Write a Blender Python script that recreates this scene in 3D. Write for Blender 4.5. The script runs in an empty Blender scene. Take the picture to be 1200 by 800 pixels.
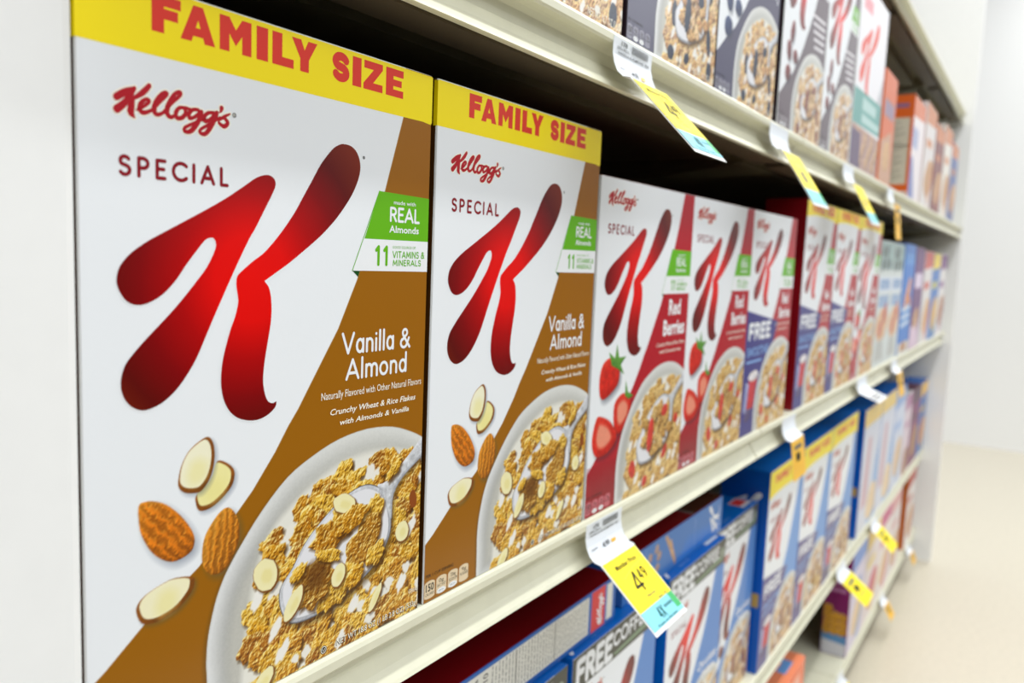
import bpy, math, random
import numpy as np
from mathutils import Vector, Matrix
from mathutils.geometry import tessellate_polygon

# ------------------------------------------------------------------ camera, world, light
S = bpy.context.scene
COL = S.collection
def camera():
    yaw, pitch, roll = 0.5831, -0.1077, 0.0404
    cy, sy, cp, sp = math.cos(yaw), math.sin(yaw), math.cos(pitch), math.sin(pitch)
    f = Vector((cy*cp, sy*cp, sp)); r = Vector((sy, -cy, 0)); u = r.cross(f)
    r2 = r*math.cos(roll) + u*math.sin(roll); u2 = -r*math.sin(roll) + u*math.cos(roll)
    cam = bpy.data.cameras.new('camera'); o = bpy.data.objects.new('camera', cam); COL.objects.link(o)
    m = Matrix((r2, u2, -f)).transposed().to_4x4(); m.translation = (-0.3744, -0.3056, 0.2197)
    o.matrix_world = m
    cam.sensor_width = 36; cam.lens = 941.7/1200*36; cam.clip_start = .01
    cam.dof.use_dof = True; cam.dof.focus_distance = 0.44; cam.dof.aperture_fstop = 7.2
    S.camera = o
camera()
S.view_settings.view_transform = 'Standard'; S.view_settings.look = 'None'
S.view_settings.gamma = 1; S.view_settings.use_curve_mapping = False
S.view_settings.exposure = 0.32
W_ = bpy.data.worlds.new('store'); S.world = W_; W_.use_nodes = True
def world():
    nt = W_.node_tree; bg = nt.nodes['Background']
    tc = nt.nodes.new('ShaderNodeTexCoord'); sp = nt.nodes.new('ShaderNodeSeparateXYZ')
    rp = nt.nodes.new('ShaderNodeValToRGB'); e = rp.color_ramp.elements
    e[0].position = .495; e[0].color = (.05, .048, .042, 1); e[1].position = .64; e[1].color = (.93, .96, 1, 1)
    e2 = e.new(.525); e2.color = (.40, .41, .42, 1)
    mr = nt.nodes.new('ShaderNodeMapRange'); mr.inputs[1].default_value = -1; mr.inputs[2].default_value = 1
    nt.links.new(tc.outputs['Generated'], sp.inputs[0]); nt.links.new(sp.outputs[2], mr.inputs[0])
    nt.links.new(mr.outputs[0], rp.inputs[0]); nt.links.new(rp.outputs[0], bg.inputs[0])
    bg.inputs[1].default_value = .60
world()
def area(loc, size, size_y, power, aim, col=(.97, .99, 1)):
    l = bpy.data.lights.new('ceiling_light', 'AREA'); l.shape = 'RECTANGLE'; l.size = size; l.size_y = size_y
    l.energy = power; l.color = col
    o = bpy.data.objects.new('ceiling_light', l); COL.objects.link(o); o.location = loc
    o.rotation_euler = (Vector(aim)-Vector(loc)).to_track_quat('-Z', 'Y').to_euler()
    return o
area((1.5, -.55, 2.3), 8.0, .12, 74, (1.5, -.55, 0))
area((1.5, -2.2, 2.1), 8.0, 1.2, 60, (1.5, 0, 0))

# ------------------------------------------------------------------ materials
MATS = {}
def lin(c):
    return tuple(((x/255/12.92) if x/255 <= .04045 else ((x/255+.055)/1.055)**2.4) for x in c)
def mat(name, rgb, rough=.4, coat=0., metal=0., noise=0., spec=.3, bump=0.):
    if name in MATS: return MATS[name]
    m = bpy.data.materials.new(name); m.use_nodes = True; nt = m.node_tree; b = nt.nodes['Principled BSDF']
    c = lin(rgb); b.inputs['Base Color'].default_value = (*c, 1)
    b.inputs['Roughness'].default_value = rough; b.inputs['Metallic'].default_value = metal
    b.inputs['Coat Weight'].default_value = coat; b.inputs['Coat Roughness'].default_value = .18
    b.inputs['Specular IOR Level'].default_value = spec
    if noise or bump:
        tc = nt.nodes.new('ShaderNodeTexCoord'); n = nt.nodes.new('ShaderNodeTexNoise')
        n.inputs['Scale'].default_value = 60; n.inputs['Detail'].default_value = 5
        nt.links.new(tc.outputs['Object'], n.inputs['Vector'])
        if noise:
            rp = nt.nodes.new('ShaderNodeValToRGB')
            rp.color_ramp.elements[0].position = .3; rp.color_ramp.elements[1].position = .7
            rp.color_ramp.elements[0].color = (*[x*(1-noise) for x in c], 1)
            rp.color_ramp.elements[1].color = (*[min(1, x*(1+noise)) for x in c], 1)
            nt.links.new(n.outputs[0], rp.inputs[0]); nt.links.new(rp.outputs[0], b.inputs['Base Color'])
        if bump:
            bp = nt.nodes.new('ShaderNodeBump'); bp.inputs['Strength'].default_value = bump; bp.inputs['Distance'].default_value = .0005
            nt.links.new(n.outputs[0], bp.inputs['Height']); nt.links.new(bp.outputs[0], b.inputs['Normal'])
    MATS[name] = m; return m
def print_mat():
    m = bpy.data.materials.new('printed_card'); m.use_nodes = True; nt = m.node_tree; b = nt.nodes['Principled BSDF']
    a = nt.nodes.new('ShaderNodeAttribute'); a.attribute_name = 'Col'
    nt.links.new(a.outputs['Color'], b.inputs['Base Color'])
    b.inputs['Roughness'].default_value = .5; b.inputs['Specular IOR Level'].default_value = .15; b.inputs['Coat Weight'].default_value = COAT; b.inputs['Coat Roughness'].default_value = .14
    tc = nt.nodes.new('ShaderNodeTexCoord'); n = nt.nodes.new('ShaderNodeTexNoise'); n.inputs['Scale'].default_value = 350
    bp = nt.nodes.new('ShaderNodeBump'); bp.inputs['Strength'].default_value = .12; bp.inputs['Distance'].default_value = .0004
    nt.links.new(tc.outputs['Object'], n.inputs['Vector']); nt.links.new(n.outputs[0], bp.inputs['Height'])
    nt.links.new(bp.outputs[0], b.inputs['Normal'])
    return m
COAT = .38
PRINT = print_mat()
def foil_mat():
    m = bpy.data.materials.new('red_foil_ink_sheen'); m.use_nodes = True; nt = m.node_tree; b = nt.nodes['Principled BSDF']
    tc = nt.nodes.new('ShaderNodeTexCoord'); vm = nt.nodes.new('ShaderNodeVectorMath'); vm.operation = 'DISTANCE'
    vm.inputs[1].default_value = (.080, 0, .204)
    rp = nt.nodes.new('ShaderNodeValToRGB'); cr = rp.color_ramp
    cr.elements[0].position = .0; cr.elements[0].color = (*lin((232, 6, 0)), 1)
    cr.elements[1].position = .95; cr.elements[1].color = (*lin((124, 38, 8)), 1)  # brown end of the ramp paints in the sheen on the upper arm
    for p, c in ((.2, (226, 4, 0)), (.38, (172, 0, 2)), (.56, (126, 0, 3)), (.72, (92, 6, 2))):
        e = cr.elements.new(p); e.color = (*lin(c), 1)
    mr = nt.nodes.new('ShaderNodeMath'); mr.operation = 'MULTIPLY'; mr.inputs[1].default_value = 10.
    nt.links.new(tc.outputs['Object'], vm.inputs[0]); nt.links.new(vm.outputs['Value'], mr.inputs[0])
    nt.links.new(mr.outputs[0], rp.inputs[0]); nt.links.new(rp.outputs[0], b.inputs['Base Color'])
    b.inputs['Roughness'].default_value = .4; b.inputs['Specular IOR Level'].default_value = .15; b.inputs['Coat Weight'].default_value = COAT; b.inputs['Coat Roughness'].default_value = .14
    return m
FOIL = foil_mat()
def ink(name, rgb): return mat('ink_'+name, rgb, .5, COAT, spec=.15)
WHITE = ink('white', (236, 238, 240)); YEL = ink('yellow', (252, 228, 0)); RED = ink('red', (222, 52, 36)); BRAND = ink('brand_red', (178, 10, 28))
MAROON = ink('maroon', (138, 12, 28)); GREEN = ink('green', (100, 178, 12)); BLACK = ink('black', (28, 26, 24)); PALE = ink('pale', (250, 246, 230))
DGREEN = ink('dark_green', (20, 74, 24)); TANINK = ink('tan', (226, 205, 170)); BLUEP = ink('light_blue', (130, 170, 225)); GREYP = ink('grey', (120, 120, 118))
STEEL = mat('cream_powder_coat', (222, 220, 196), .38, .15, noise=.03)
STEEL_SHADED = mat('cream_shaded', (124, 116, 88), .5, noise=.06)  # shelf cream darkened, shade of the underside put into the colour
HEM_SHADED = mat('shelf_hem_shaded', (92, 80, 62), .45, noise=.06)  # hem tone carries the shade under the shelf edge
BACK = mat('back_panel_shade', (62, 46, 34), .6, noise=.1)  # panel coloured dark to stand for shade in the shelf cavities
FLOOR = mat('beige_vinyl_floor', (214, 205, 184), .25, .2, noise=.04)
WALLW = mat('white_painted_wall', (240, 240, 238), .6, noise=.01)
PLASTIC = mat('clear_white_plastic', (232, 236, 240), .15, .6)

# ------------------------------------------------------------------ object helpers
def link(name, me, parent=None):
    o = bpy.data.objects.new(name, me); COL.objects.link(o)
    if parent is not None: o.parent = parent
    return o
def mesh(name, vs, fs, mats, mi=None, parent=None, smooth=False):
    me = bpy.data.meshes.new(name); me.from_pydata([tuple(v) for v in vs], [], fs); me.update()
    for m in (mats if isinstance(mats, (list, tuple)) else [mats]): me.materials.append(m)
    if mi is not None: me.polygons.foreach_set('material_index', mi)
    if smooth: me.polygons.foreach_set('use_smooth', [True]*len(me.polygons))
    return link(name, me, parent)
def tag(o, label, cat, group=None):
    o['label'] = label; o['category'] = cat
    if group: o['group'] = group
    return o
def thing(name, label, cat, loc, group=None, rot=(0, 0, 0)):
    o = link(name, None); o.location = loc; o.rotation_euler = rot; return tag(o, label, cat, group)
def struct(o): o['kind'] = 'structure'; return o
def boxgeo(x0, x1, y0, y1, z0, z1, b=0.):
    """box with all long edges rounded in two steps (b) -> verts, faces"""
    import bmesh
    bm = bmesh.new()
    bmesh.ops.create_cube(bm, size=1)
    for v in bm.verts:
        v.co = Vector(((x0+x1)/2+v.co.x*(x1-x0), (y0+y1)/2+v.co.y*(y1-y0), (z0+z1)/2+v.co.z*(z1-z0)))
    if b: bmesh.ops.bevel(bm, geom=bm.edges[:], offset=b, segments=2, affect='EDGES', profile=.6)
    bm.verts.index_update()
    r = ([v.co.copy() for v in bm.verts], [[v.index for v in f.verts] for f in bm.faces]); bm.free(); return r
def join(gs):
    V, F = [], []
    for v, f in gs:
        n = len(V); V += v; F += [[i+n for i in q] for q in f]
    return V, F
def boxobj(name, dims, m, b=0., parent=None):
    v, f = boxgeo(*dims, b); return mesh(name, v, f, m, parent=parent)
def extrude_profile(prof, x0, x1, closed=True, nx=1):
    n = len(prof); V = []; F = []
    for i in range(nx+1):
        x = x0+(x1-x0)*i/nx
        V += [Vector((x, p[0], p[1])) for p in prof]
    for i in range(nx):
        for j in range(n if closed else n-1):
            a, b = i*n+j, i*n+(j+1) % n; F.append([a, b, b+n, a+n])
    if closed: F.append(list(range(n))[::-1]); F.append([nx*n+j for j in range(n)])
    return V, F

# ------------------------------------------------------------------ flat artwork (units: mm on the panel)
def cr(pts, k=4, closed=True):
    P = [np.array(p, float) for p in pts]; n = len(P); out = []
    for i in range(n if closed else n-1):
        p0 = P[(i-1) % n] if closed or i > 0 else P[0]; p1 = P[i]; p2 = P[(i+1) % n]; p3 = P[(i+2) % n] if closed or i+2 < n else P[n-1]
        for t in np.arange(k)/k:
            out.append(.5*((2*p1)+(-p0+p2)*t+(2*p0-5*p1+4*p2-p3)*t*t+(-p0+3*p1-3*p2+p3)*t**3))
    if not closed: out.append(P[-1])
    return out
class Sheet:
    """coplanar ink shapes of one part; layers sit a few hundredths of a mm apart"""
    def __init__(s, base=.25): s.v = []; s.f = []; s.mi = []; s.m = []; s.base = base; s.c = 0
    def _j(s, L): s.c = (s.c+1) % 37; return L+s.c*.02
    def _m(s, m):
        if m not in s.m: s.m.append(m)
        return s.m.index(m)
    def poly(s, pts, m, L=0):
        pts = [(float(p[0]), float(p[1])) for p in pts]; k = len(s.v); i = s._m(m); L = s._j(L)
        s.v += [(p[0], p[1], L) for p in pts]
        if len(pts) == 4 or len(pts) == 3:
            s.f.append([k+j for j in range(len(pts))]); s.mi.append(i); return
        for t in tessellate_polygon([[Vector((p[0], p[1], 0)) for p in pts]]):
            s.f.append([k+j for j in t]); s.mi.append(i)
    def rect(s, a, b, c, d, m, L=0): s.poly([(a, b), (c, b), (c, d), (a, d)], m, L)
    def disc(s, x, y, rx, ry, m, L=0, n=16):
        L = s._j(L); k = len(s.v); s.v += [(x+rx*math.cos(2*math.pi*i/n), y+ry*math.sin(2*math.pi*i/n), L) for i in range(n)]
        s.f.append(list(range(k, k+n))); s.mi.append(s._m(m))
    def stroke(s, pts, m, L=0, cap=True):
        for i, p in enumerate(pts):
            if cap: s.disc(p[0], p[1], p[2]/2, p[2]/2, m, L, 10)
            if i:
                a = pts[i-1]; dx, dy = p[0]-a[0], p[1]-a[1]; l = math.hypot(dx, dy) or 1; nx, ny = -dy/l, dx/l
                s.poly([(a[0]+nx*a[2]/2, a[1]+ny*a[2]/2), (a[0]-nx*a[2]/2, a[1]-ny*a[2]/2), (p[0]-nx*p[2]/2, p[1]-ny*p[2]/2), (p[0]+nx*p[2]/2, p[1]+ny*p[2]/2)], m, L)
    def tris(s, tv, tf, m, L=0):
        k = len(s.v); s.v += [(p[0], p[1], L) for p in tv]; i = s._m(m)
        for t in tf: s.f.append([k+j for j in t]); s.mi.append(i)
    def build(s, name, parent, frame=None):
        fr = frame or FRONT
        vs = [fr(p[0], p[1], s.base+p[2]*.08) for p in s.v]
        me = bpy.data.meshes.new(name); me.from_pydata(vs, [], s.f)
        for m in s.m: me.materials.append(m)
        me.polygons.foreach_set('material_index', s.mi); me.update()
        return link(name, me, parent)
DK = .00035                                                      # ink layers are a few hundredths of a mm thick
def FRONT(u, v, d): return (u/1000, -d*DK, v/1000)
def LEFTSIDE(u, v, d): return (-d/1000, u/1000, v/1000)            # side facing -x, u runs into the shelf
def MIRLEFT(D): return lambda u, v, d: (-d*DK, (D-u)/1000, v/1000)
def TOP(H): return lambda u, v, d: (u/1000, v/1000, H/1000+.0002+d*DK*2)

# stroke alphabet, cap height 1
def arc(cx, cy, rx, ry, a0, a1, n=9):
    return [(cx+rx*math.cos(math.radians(a0+(a1-a0)*i/n)), cy+ry*math.sin(math.radians(a0+(a1-a0)*i/n))) for i in range(n+1)]
G = {
 'S': (.56, [arc(.28, .76, .24, .24, 30, 255, 9)[:-1]+arc(.28, .26, .26, .26, 80, -150, 10)]),
 'P': (.6, [[(.06, 0), (.06, 1), (.3, 1)]+arc(.3, .73, .26, .27, 90, -90)+[(.06, .46)]]),
 'E': (.54, [[(.5, 1), (.06, 1), (.06, 0), (.5, 0)], [(.06, .52), (.44, .52)]]),
 'F': (.52, [[(.5, 1), (.06, 1), (.06, 0)], [(.06, .52), (.44, .52)]]),
 'C': (.8, [arc(.5, .5, .46, .5, 45, 315, 14)]),
 'I': (.12, [[(.06, 0), (.06, 1)]]),
 'A': (.8, [[(.02, 0), (.4, 1), (.78, 0)], [(.16, .3), (.64, .3)]]),
 'L': (.48, [[(.06, 1), (.06, 0), (.46, 0)]]),
 'V': (.78, [[(.02, 1), (.39, 0), (.76, 1)]]),
 'R': (.62, [[(.06, 0), (.06, 1), (.3, 1)]+arc(.3, .74, .25, .26, 90, -90)+[(.06, .48)], [(.3, .48), (.58, 0)]]),
 'B': (.6, [[(.06, 0), (.06, 1), (.28, 1)]+arc(.28, .76, .22, .24, 90, -90)+[(.06, .52)], [(.28, .52)]+arc(.3, .26, .26, .26, 90, -90)+[(.06, 0)]]),
 'T': (.6, [[(0, 1), (.6, 1)], [(.3, 1), (.3, 0)]]),
 'M': (.84, [[(.04, 0), (.1, 1), (.42, .2), (.74, 1), (.8, 0)]]),
 'N': (.72, [[(.06, 0), (.06, 1), (.66, 0), (.66, 1)]]),
 'O': (.96, [arc(.48, .5, .44, .5, 0, 360, 18)]),
 'H': (.68, [[(.06, 0), (.06, 1)], [(.62, 0), (.62, 1)], [(.06, .5), (.62, .5)]]),
 '1': (.34, [[(.02, .8), (.26, 1), (.26, 0)]]),
 '4': (.62, [[(.46, 0), (.46, 1), (.02, .26), (.6, .26)]]),
 '9': (.56, [arc(.28, .7, .25, .3, 0, 360, 12), [(.53, .7), (.5, .3), (.22, 0)]]),
 'X': (.6, [[(0, 0), (.6, 1)], [(0, 1), (.6, 0)]]),
 '&': (.74, [[(.72, .0), (.2, .68)]+arc(.34, .8, .17, .19, 200, -30, 8)+[(.16, .42)]+arc(.27, .24, .24, .25, 130, 330, 8)+[(.66, .5)]]),
 'a': (.52, [arc(.26, .33, .22, .33, 0, 360, 12), [(.48, .66), (.48, 0)]]),
 'n': (.5, [[(.06, 0), (.06, .64)], [(.06, .4)]+arc(.26, .42, .2, .23, 170, 0, 6)+[(.46, 0)]]),
 'i': (.12, [[(.06, 0), (.06, .62)], [(.06, .88), (.06, .89)]]),
 'l': (.12, [[(.06, 0), (.06, 1.05)]]),
 'm': (.82, [[(.06, 0), (.06, .64)], [(.06, .4)]+arc(.24, .42, .18, .23, 170, 0, 6)+[(.42, 0)], [(.42, .4)]+arc(.6, .42, .18, .23, 170, 0, 6)+[(.78, 0)]]),
 'o': (.56, [arc(.28, .33, .25, .33, 0, 360, 14)]),
 'd': (.54, [arc(.27, .33, .22, .33, 0, 360, 12), [(.5, 1.05), (.5, 0)]]),
 'e': (.54, [[(.04, .34), (.5, .34)]+arc(.27, .33, .23, .33, 10, 310, 12)]),
 'r': (.34, [[(.06, 0), (.06, .64)], [(.06, .4)]+arc(.26, .42, .2, .23, 170, 75, 4)]),
 's': (.4, [arc(.2, .49, .15, .16, 40, 255, 6)[:-1]+arc(.2, .17, .17, .17, 80, -150, 7)]),
 ' ': (.22, []),
}
def word(sh, txt, x0, x1, y, h, m, w, L=0, gap=.14, outline=None, slope=0.):
    """stroke text fitted between x0 and x1, baseline y, cap height h"""
    tot = sum(G[c][0]+gap for c in txt)-gap; sx = (x1-x0)/tot; x = 0
    for ch in txt:
        adv, st = G[ch]
        for s_ in st:
            pts = [(x0+(x+p[0])*sx, y+p[1]*h) for p in s_]
            if outline: sh.stroke([(a, b, w+outline[1]) for a, b in pts], outline[0], L-1)
            sh.stroke([(a, b, w) for a, b in pts], m, L)
        x += adv+gap
_tc = {}
def small(sh, txt, x0, x1, y, h, m, L=0, shear=0., bold=0., rot=0):
    """small set type from Blender's built-in face, fitted into x0..x1, cap height h; rot=90 runs upward from (x0,y) with length x1-x0"""
    key = (txt, shear, bold)
    if key not in _tc:
        cu = bpy.data.curves.new('t', 'FONT'); cu.body = txt; cu.size = 1; cu.resolution_u = 2; cu.offset = bold
        o = bpy.data.objects.new('t', cu); COL.objects.link(o)
        dg = bpy.context.evaluated_depsgraph_get(); dg.update(); e = o.evaluated_get(dg); me = e.to_mesh()
        v = [(p.co.x+shear*p.co.y, p.co.y) for p in me.vertices]; f = [list(p.vertices) for p in me.polygons]
        e.to_mesh_clear(); bpy.data.objects.remove(o); bpy.data.curves.remove(cu); _tc[key] = (v, f)
    v, f = _tc[key]
    if not v: return
    a = min(p[0] for p in v); b = max(p[0] for p in v); s = (x1-x0)/(b-a)
    vv = [((p[0]-a)*s, p[1]/.72*h) for p in v]
    vv = [(x0-q, y+p) for p, q in vv] if rot else [(x0+p, y+q) for p, q in vv]
    sh.tris(vv, f, m, L)

SCRIPT = [[(15.7, 274.1, 3.9), (19.4, 276.7, 3.59), (23.2, 278.6, 2.03)], [(23.1, 278.7, 2.18), (21.2, 275.4, 3.12), (18.6, 272.0, 3.74), (15.8, 269.5, 4.21)], [(29.4, 280.8, 2.65), (26.9, 277.9, 3.28), (23.7, 275.4, 2.34), (21.8, 274.4, 1.56)], [(22.4, 274.4, 2.34), (21.7, 271.4, 3.74), (21.5, 269.1, 3.74), (23.0, 267.4, 1.09)], [(24.0, 270.5, 1.09), (26.8, 272.2, 1.87), (29.3, 274.6, 2.03), (28.2, 275.4, 2.03), (25.9, 273.6, 2.5), (25.1, 271.3, 2.65), (26.3, 269.9, 2.65), (28.5, 270.4, 2.18), (31.0, 271.9, 1.72)], [(31.0, 271.9, 1.87), (34.1, 275.4, 1.87), (37.1, 278.7, 2.03), (36.4, 279.5, 2.03), (34.2, 277.8, 2.5), (31.9, 274.1, 2.96), (31.5, 271.1, 2.96), (32.9, 270.1, 2.34), (35.2, 271.1, 1.87)], [(35.2, 271.1, 1.87), (39.2, 275.6, 1.87), (43.2, 279.6, 2.03), (42.9, 280.9, 2.03), (40.4, 279.2, 2.5), (37.7, 274.6, 2.96), (37.1, 271.5, 2.96), (38.6, 270.0, 2.34), (40.7, 271.0, 1.87)], [(45.1, 274.8, 1.87), (42.7, 274.4, 2.18), (41.1, 272.1, 2.65), (41.6, 270.2, 2.5), (43.9, 270.6, 2.5), (45.8, 272.9, 2.5), (45.1, 274.8, 2.03), (48.1, 274.7, 1.56)], [(51.7, 275.1, 2.03), (49.0, 274.7, 2.18), (47.2, 272.8, 2.5), (47.6, 271.0, 2.34), (50.1, 272.0, 2.03), (53.3, 274.6, 2.34), (51.3, 269.8, 2.96), (48.2, 265.9, 2.81), (45.4, 265.2, 2.03), (45.1, 266.6, 2.03), (48.1, 268.5, 1.87), (54.9, 272.1, 1.56)], [(59.3, 275.1, 2.03), (56.5, 274.6, 2.18), (54.6, 272.7, 2.5), (55.0, 270.9, 2.34), (57.5, 272.1, 2.03), (60.9, 275.5, 2.34), (58.4, 270.1, 2.96), (55.2, 265.8, 2.65), (52.6, 265.7, 2.03), (52.8, 267.2, 1.87), (56.8, 269.8, 1.87), (62.5, 273.7, 1.56)], [(63.2, 277.8, 2.96), (62.9, 276.5, 1.72), (62.0, 275.6, 0.62)], [(61.6, 272.3, 1.56), (64.5, 274.3, 2.03), (67.5, 276.0, 1.09)], [(64.4, 274.0, 2.03), (66.4, 272.1, 2.5), (64.5, 270.2, 2.65), (61.8, 271.3, 1.87)]]
def script(sh, m, halo, tf=lambda x, y: (x, y), k=1., L=1):
    for st in SCRIPT:
        p = cr([(a, b, c) for a, b, c in st], 4, closed=False)
        q = [(*tf(a[0], a[1]), a[2]*k*.77) for a in p]
        if halo: sh.stroke([(a, b, w+1.1*k) for a, b, w in q], halo, L-1)
        sh.stroke(q, m, L)
K_LEFT = [(87.8, 251.8), (91.7, 250.8), (93.0, 247.9), (91.3, 243.6), (86.2, 234.9), (81.2, 226.4), (78.1, 221.9), (71.2, 209.6), (64.9, 197.6), (59.5, 187.1), (55.3, 178.6), (50.4, 168.9), (45.3, 161.6), (40.2, 156.0), (33.9, 151.6), (27.8, 149.7), (23.9, 150.0), (20.0, 152.2), (17.2, 156.0), (16.0, 160.4), (16.4, 165.2), (18.3, 169.9), (22.2, 174.4), (26.8, 179.0), (31.5, 183.3), (38.3, 189.6), (44.0, 195.4), (49.7, 201.7), (55.7, 208.8), (59.4, 215.4), (60.4, 218.9), (59.3, 221.4), (57.4, 221.6), (54.8, 220.4), (51.5, 216.7), (45.5, 209.5), (41.2, 203.7), (36.3, 198.7), (31.5, 195.4), (26.2, 193.4), (21.7, 193.5), (18.0, 195.7), (15.3, 200.2), (14.7, 203.7), (15.7, 207.9), (17.9, 211.2), (21.5, 214.7), (28.0, 219.1), (36.0, 223.4), (45.7, 228.5), (55.9, 233.9), (65.8, 239.5), (75.3, 245.6), (81.9, 249.9)]
K_RIGHT = [(135.8, 272.2), (141.6, 271.9), (146.0, 269.0), (148.4, 263.9), (148.0, 257.7), (144.4, 249.7), (139.2, 242.4), (132.0, 234.3), (124.0, 227.1), (116.2, 221.2), (102.2, 211.7), (95.0, 207.4), (87.6, 203.1), (87.1, 202.6), (87.5, 202.0), (89.3, 200.0), (90.7, 195.7), (91.2, 189.3), (90.8, 182.9), (89.5, 176.0), (87.4, 165.0), (86.5, 155.8), (87.6, 149.2), (89.4, 145.3), (92.1, 143.9), (94.3, 144.5), (94.6, 144.2), (93.9, 141.8), (90.3, 139.0), (85.0, 137.2), (79.0, 137.3), (72.3, 139.5), (67.4, 143.7), (64.2, 150.0), (63.0, 157.6), (63.8, 166.4), (65.7, 173.7), (68.1, 181.0), (70.5, 186.6), (72.1, 192.7), (71.9, 196.1), (71.1, 200.9), (71.6, 204.9), (74.5, 207.6), (80.2, 211.8), (85.6, 215.2), (90.3, 219.3), (97.3, 226.6), (104.5, 235.5), (110.0, 243.8), (115.6, 252.2), (121.3, 260.8), (128.2, 268.3), (132.2, 271.0)]
SWOOSH = [(183.0, 297), (168.2, 251.8), (148.0, 203.2), (134.9, 177.7), (121.3, 157.8), (108.4, 138.8), (101.9, 130.7), (94.1, 119.3), (80.8, 103.0), (51.4, 74.3), (25.1, 57.3), (7.4, 43.2), (0, 38.2)]
BOWL = [(55.8, -4), (55.5, 17.8), (55.1, 27.3), (56.2, 39.8), (59.6, 53.3), (62.8, 61.3), (67.0, 68.6), (75.6, 79.7), (86.7, 92.0), (101.9, 104.9), (118.1, 112.6), (136.8, 118.4), (158.3, 120.6), (179.0, 118.5), (196.1, 112.8), (206.9, 107.5), (214, 103), (214, -4)]
RIMIN = [(72.5, -4), (74.5, 10.7), (76.0, 23.9), (78.5, 43.7), (82.6, 61.7), (91.2, 78.7), (104.5, 89.5), (126.2, 100.7), (142.8, 105.6), (163.6, 107.0), (182.9, 104.5), (200.3, 98.9), (214, 92), (214, -4)]
SPOONB = [(106.2, 56.9), (113.7, 66.9), (124.0, 75.4), (134.8, 82.1), (146.1, 86.9), (158.0, 88.5), (168.9, 84.4), (175.6, 76.6), (179.3, 64.3), (178.1, 53.0), (168.7, 41.9), (158.0, 35.3), (137.5, 27.8), (119.6, 25.7), (105.4, 27.8), (99.1, 36.3), (97.7, 45.8), (100.5, 51.3)]
HANDLE = [(209.8, 110.0), (210.2, 99.0), (190.2, 87.2), (181.3, 77.6), (180.2, 64.0), (177.6, 67.0), (172.3, 80.8), (167.3, 86.5), (175.3, 87.3), (191.6, 97.5)]
ALM1 = [(22.6, 109.0), (25.3, 110.6), (29.9, 109.8), (35.4, 107.0), (41.1, 101.8), (45.6, 96.0), (48.6, 90.5), (49.2, 86.4), (47.7, 82.9), (43.5, 81.0), (38.5, 80.6), (33.6, 82.9), (28.9, 87.3), (25.8, 92.3), (23.2, 99.0)]
ALM2 = [(66.5, 98.2), (69.8, 95.8), (72.6, 90.5), (73.3, 83.7), (72.2, 78.2), (68.4, 71.9), (64.7, 68.5), (60.1, 67.9), (56.0, 70.0), (53.3, 74.9), (53.1, 81.3), (54.7, 88.0), (59.2, 94.0), (62.8, 97.1)]
SL1 = [(56.0, 133.3), (58.7, 130.5), (59.6, 125.7), (59.1, 119.5), (56.9, 113.6), (53.0, 109.4), (49.5, 108.9), (44.4, 110.2), (41.5, 113.1), (41.3, 117.0), (42.8, 122.7), (46.2, 128.2), (51.3, 131.8)]
SL2 = [(60.9, 121.1), (65.5, 119.8), (69.7, 116.1), (70.4, 112.3), (68.8, 107.8), (63.7, 103.3), (57.4, 100.1), (51.6, 100.3), (49.7, 105.1), (50.4, 108.0), (54.7, 110.2), (58.7, 114.8)]
SL3 = [(48.5, 70.4), (49.2, 68.2), (47.7, 64.0), (41.7, 58.9), (35.1, 56.6), (28.6, 56.1), (23.6, 58.0), (21.3, 63.2), (21.8, 66.8), (25.6, 69.9), (32.7, 72.1), (38.4, 72.9), (44.3, 72.0)]

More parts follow.
